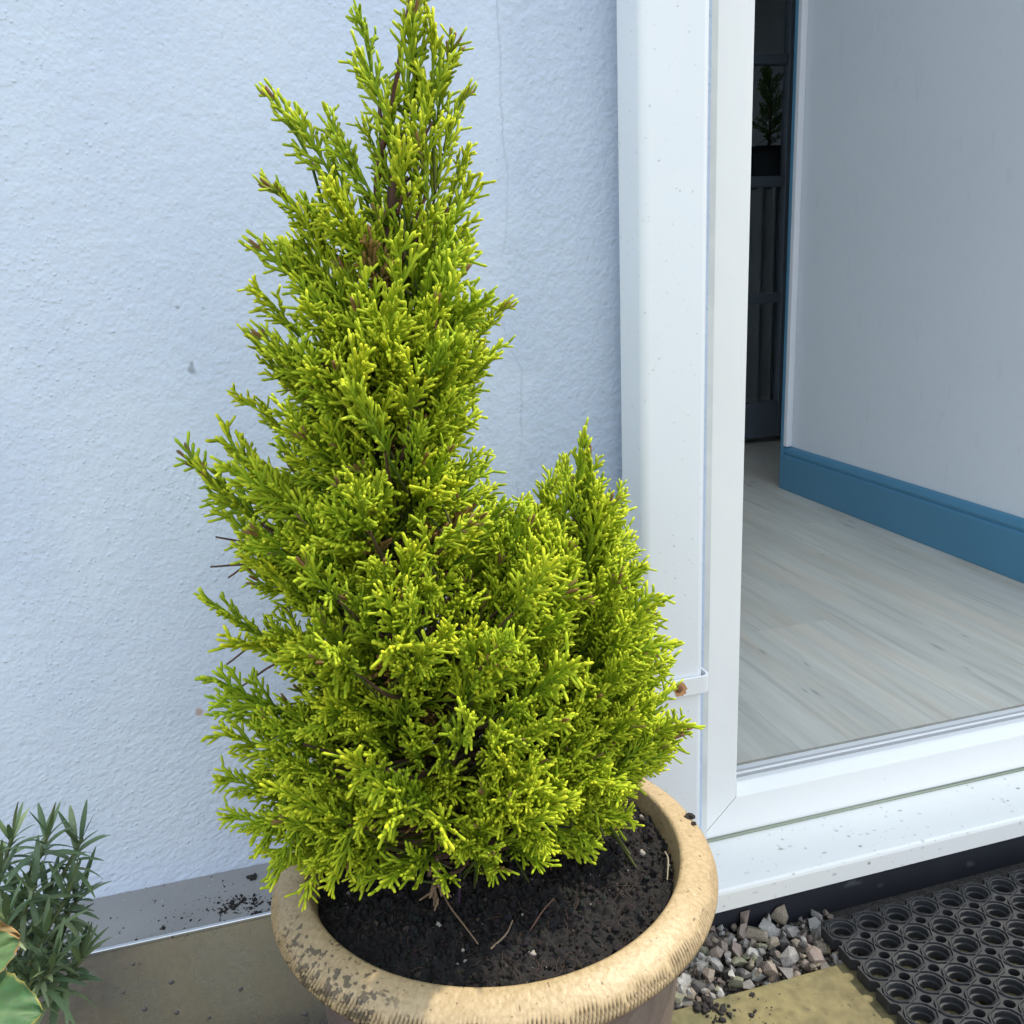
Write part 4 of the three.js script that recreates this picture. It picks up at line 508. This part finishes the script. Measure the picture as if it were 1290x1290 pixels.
// ------------------------------------------------------------------ plants at the left
{
  const R = rng(55), rr = (a, b) => a + (b - a) * R();
  function blade(L, W, droop, fold) { // a narrow leaf along +y, arching towards +z
    const n = 7, pos = [], idx = [], uv = []; for (let i = 0; i <= n; i++) { const t = i / n, w = W * Math.pow(Math.sin(Math.PI * Math.min(1, 0.10 + 0.87 * Math.pow(t, 1.05))), 0.75) * (1 - 0.05 * t) + 0.0002, y = L * t * (1 - 0.18 * droop * t), z = droop * L * 0.55 * t * t; for (const s of [-1, 0, 1]) { pos.push(s * w / 2, y, z + (s ? fold * w : 0)); uv.push(0.5 + s / 2, t); } }
    for (let i = 0; i < n; i++) for (let s = 0; s < 2; s++) { const a = i * 3 + s, b = a + 3; idx.push(a, a + 1, b, b, a + 1, b + 1); }
    const g = new THREE.BufferGeometry(); g.setAttribute('position', new THREE.Float32BufferAttribute(pos, 3)); g.setAttribute('uv', new THREE.Float32BufferAttribute(uv, 2)); g.setIndex(idx); g.computeVertexNormals(); return g;
  }
  const plant = thing('wallflower', 'dark green wallflower with narrow leaves beside the grey ledge', 'plant', [-0.262, 0, 0.250]);
  M.blade = [[0.112, 0.178, 0.075], [0.142, 0.205, 0.088], [0.185, 0.240, 0.110], [0.080, 0.132, 0.058]].map((c) => new THREE.MeshPhysicalMaterial({ name: 'narrow_leaf', color: lin(...c), roughness: 0.5, side: THREE.DoubleSide, map: dataTex(64, 64, (u, v) => { const rib = 1 - 0.0 * u, f = fbm(u, v, 8, 16, 2, 3), mid = Math.exp(-Math.pow((u - 0.5) / 0.05, 2)); const k = 0.8 + 0.3 * f + 0.35 * mid; return [Math.min(1, k), Math.min(1, k), Math.min(1, k)]; }) }));
  const shapes = [0.2, 0.55, 0.95, 1.35].map((d) => [blade(0.029, 0.0042, d, 0.12), blade(0.024, 0.0037, d, 0.2), blade(0.034, 0.0045, d, 0.1)]);
  M.green = new THREE.MeshStandardMaterial({ name: 'green_stem', color: lin(0.14, 0.17, 0.07), roughness: 0.7 });
  const foot = V(0, 0.12, 0), heads = [[-0.186, 0.388, 0.23], [-0.159, 0.395, 0.25], [-0.143, 0.380, 0.24], [-0.167, 0.372, 0.27], [-0.150, 0.358, 0.262], [-0.176, 0.375, 0.3], [-0.163, 0.345, 0.285], [-0.162, 0.322, 0.245], [-0.170, 0.327, 0.3], [-0.192, 0.372, 0.25], [-0.200, 0.35, 0.28], [-0.21, 0.38, 0.25], [-0.157, 0.335, 0.30], [-0.150, 0.338, 0.235], [-0.172, 0.300, 0.25], [-0.155, 0.300, 0.26], [-0.185, 0.31, 0.27], [-0.195, 0.33, 0.24], [-0.168, 0.345, 0.235], [-0.18, 0.355, 0.26], [-0.19, 0.29, 0.24], [-0.147, 0.315, 0.275]];
  for (const h of heads) {
    const H = V(h[0] + 0.262, h[1], h[2] - 0.250), mid = foot.clone().lerp(H, 0.55); mid.x *= 0.7; mesh('stem', tube([foot, mid, H], 0.0022, 0.0012, 12, 5), M.green, plant); const up = H.clone().sub(mid).normalize();
    const n = 20; for (let k = 0; k < n; k++) { const f = k / n, a = k * 2.4 + R(), el = lerp(1.25, -0.05, f) + rr(-0.15, 0.15), gset = shapes[Math.min(3, Math.floor(f * 4))], o = mesh('leaf', gset[Math.floor(R() * 3)], M.blade[Math.floor(R() * 4)], plant), d = V(Math.cos(a) * Math.cos(el), Math.sin(el), Math.sin(a) * Math.cos(el)).addScaledVector(up, 0.15).normalize();
      const z = V(Math.cos(a), -0.4, Math.sin(a)); z.addScaledVector(d, -z.dot(d)).normalize(); const x = V().crossVectors(d, z); o.quaternion.setFromRotationMatrix(new THREE.Matrix4().makeBasis(x, d, z)); o.position.copy(H).addScaledVector(up, -0.028 * f); o.scale.setScalar(rr(0.75, 1.1)); }
  }
  const clay = new THREE.MeshStandardMaterial({ name: 'dark_plastic', roughness: 0.55, map: dataTex(256, 256, (u, v) => { const f = fbm(u, v, 12, 12, 4, 3); return [0.030 + 0.02 * f, 0.031 + 0.02 * f, 0.032 + 0.02 * f]; }) });
  const smallPot = (x, z, h, r, label) => { const p = thing('nursery_pot', label, 'pot', [x, 0, z]); mesh('body', new THREE.LatheGeometry([[0, 0], [r * 0.72, 0], [r * 0.76, 0.004], [r * 0.93, h - 0.03], [r, h - 0.028], [r * 1.03, h - 0.002], [r * 0.96, h], [r * 0.88, h - 0.02], [r * 0.86, h - 0.022]].map(([a, b]) => new THREE.Vector2(a, b)), 48), clay, p); mesh('soil', new THREE.CylinderGeometry(r * 0.87, r * 0.87, 0.01, 32).translate(0, h - 0.022, 0), M.soil, p); };
  smallPot(-0.262, 0.250, 0.135, 0.070, 'dark plastic pot holding the narrow leaved wallflower');
  // broad-leaved plant nearer the paving
  const broad = thing('broad_leaved_plant', 'broad toothed leaves with yellow and orange edges below the wallflower', 'plant', [-0.27, 0, 0.40]);
  function broadLeaf(L, W, edge, mid, seed) { const S = rng(seed), nu = 36, nv = 8, pos = [], col = [], idx = []; for (let i = 0; i <= nu; i++) { const t = i / nu, prof = Math.pow(Math.sin(Math.PI * Math.pow(t, 0.8)), 0.7), tooth = 1 + (i % 3 === 0 ? 0.035 : -0.02) * (1 + S()), w = W / 2 * prof * tooth + 0.0004; for (let k = -nv; k <= nv; k++) { const q = k / nv, vein = Math.abs(q) < 0.06 ? -0.0012 : 0, rip = 0.0011 * Math.sin(t * 26 - Math.abs(q) * 7); pos.push(q * w, L * t, -L * 0.20 * t * t + 0.12 * w * q * q * 2 + vein + rip * Math.min(1, Math.abs(q) * 3)); const e = sstep(0.90, 1.02, Math.abs(q) + 0.10 * (S() - 0.5) + (t > 0.93 ? 0.15 : 0)), v2 = Math.exp(-Math.pow(q / 0.035, 2)) * 0.5 + 0.35 * Math.exp(-Math.pow(Math.sin(t * 13 - Math.abs(q) * 3.5) / 0.16, 2)) * 0.5; const c = [0, 1, 2].map((z) => lerp(lerp(mid[z] * (0.9 + 0.25 * S()), [0.13, 0.20, 0.08][z], v2), edge[z], e)); col.push(...c); } }
    const m = 2 * nv + 1; for (let i = 0; i < nu; i++) for (let k = 0; k < m - 1; k++) { const a = i * m + k, b = a + m; idx.push(a, a + 1, b, b, a + 1, b + 1); } const g = new THREE.BufferGeometry(); g.setAttribute('position', new THREE.Float32BufferAttribute(pos, 3)); g.setAttribute('color', new THREE.Float32BufferAttribute(col, 3)); g.setIndex(idx); g.computeVertexNormals(); return g; }
  M.broad = new THREE.MeshPhysicalMaterial({ name: 'broad_leaf', vertexColors: true, roughness: 0.6, side: THREE.DoubleSide });
  const green = [0.045, 0.110, 0.032];
  for (const [p, d, up, L, W, e, m, s] of [[[0.055, 0.368, -0.040], [0.80, -0.10, 0.10], [0.1, 0.75, 0.62], 0.066, 0.050, [0.30, 0.26, 0.06], green, 3], [[0.058, 0.378, -0.045], [0.85, 0.25, -0.05], [-0.1, 0.6, 0.75], 0.054, 0.040, [0.34, 0.17, 0.06], [0.07, 0.13, 0.035], 5], [[0.056, 0.386, -0.060], [0.75, 0.05, 0.0], [0.1, 0.7, 0.6], 0.052, 0.034, [0.40, 0.20, 0.08], [0.20, 0.13, 0.045], 7], [[-0.01, 0.36, 0.0], [-0.7, 0.3, 0.2], [0, 0.8, 0.5], 0.06, 0.05, [0.30, 0.26, 0.06], green, 9]]) {
    const D = V(...d).normalize(), N = V(...up); N.addScaledVector(D, -N.dot(D)).normalize(); const o = mesh('leaf', broadLeaf(L, W, e, m, s), M.broad, broad); o.quaternion.setFromRotationMatrix(new THREE.Matrix4().makeBasis(V().crossVectors(D, N), D, N)); o.position.set(...p); mesh('stalk', tube([V(0, 0.12, 0), V(p[0] * 0.3, 0.25, p[2] * 0.8), V(...p)], 0.0024, 0.0016, 12, 6), M.green, broad);
  }
  smallPot(-0.27, 0.40, 0.135, 0.060, 'dark plastic pot holding the broad leaved plant');
}

renderer.render(scene, camera);
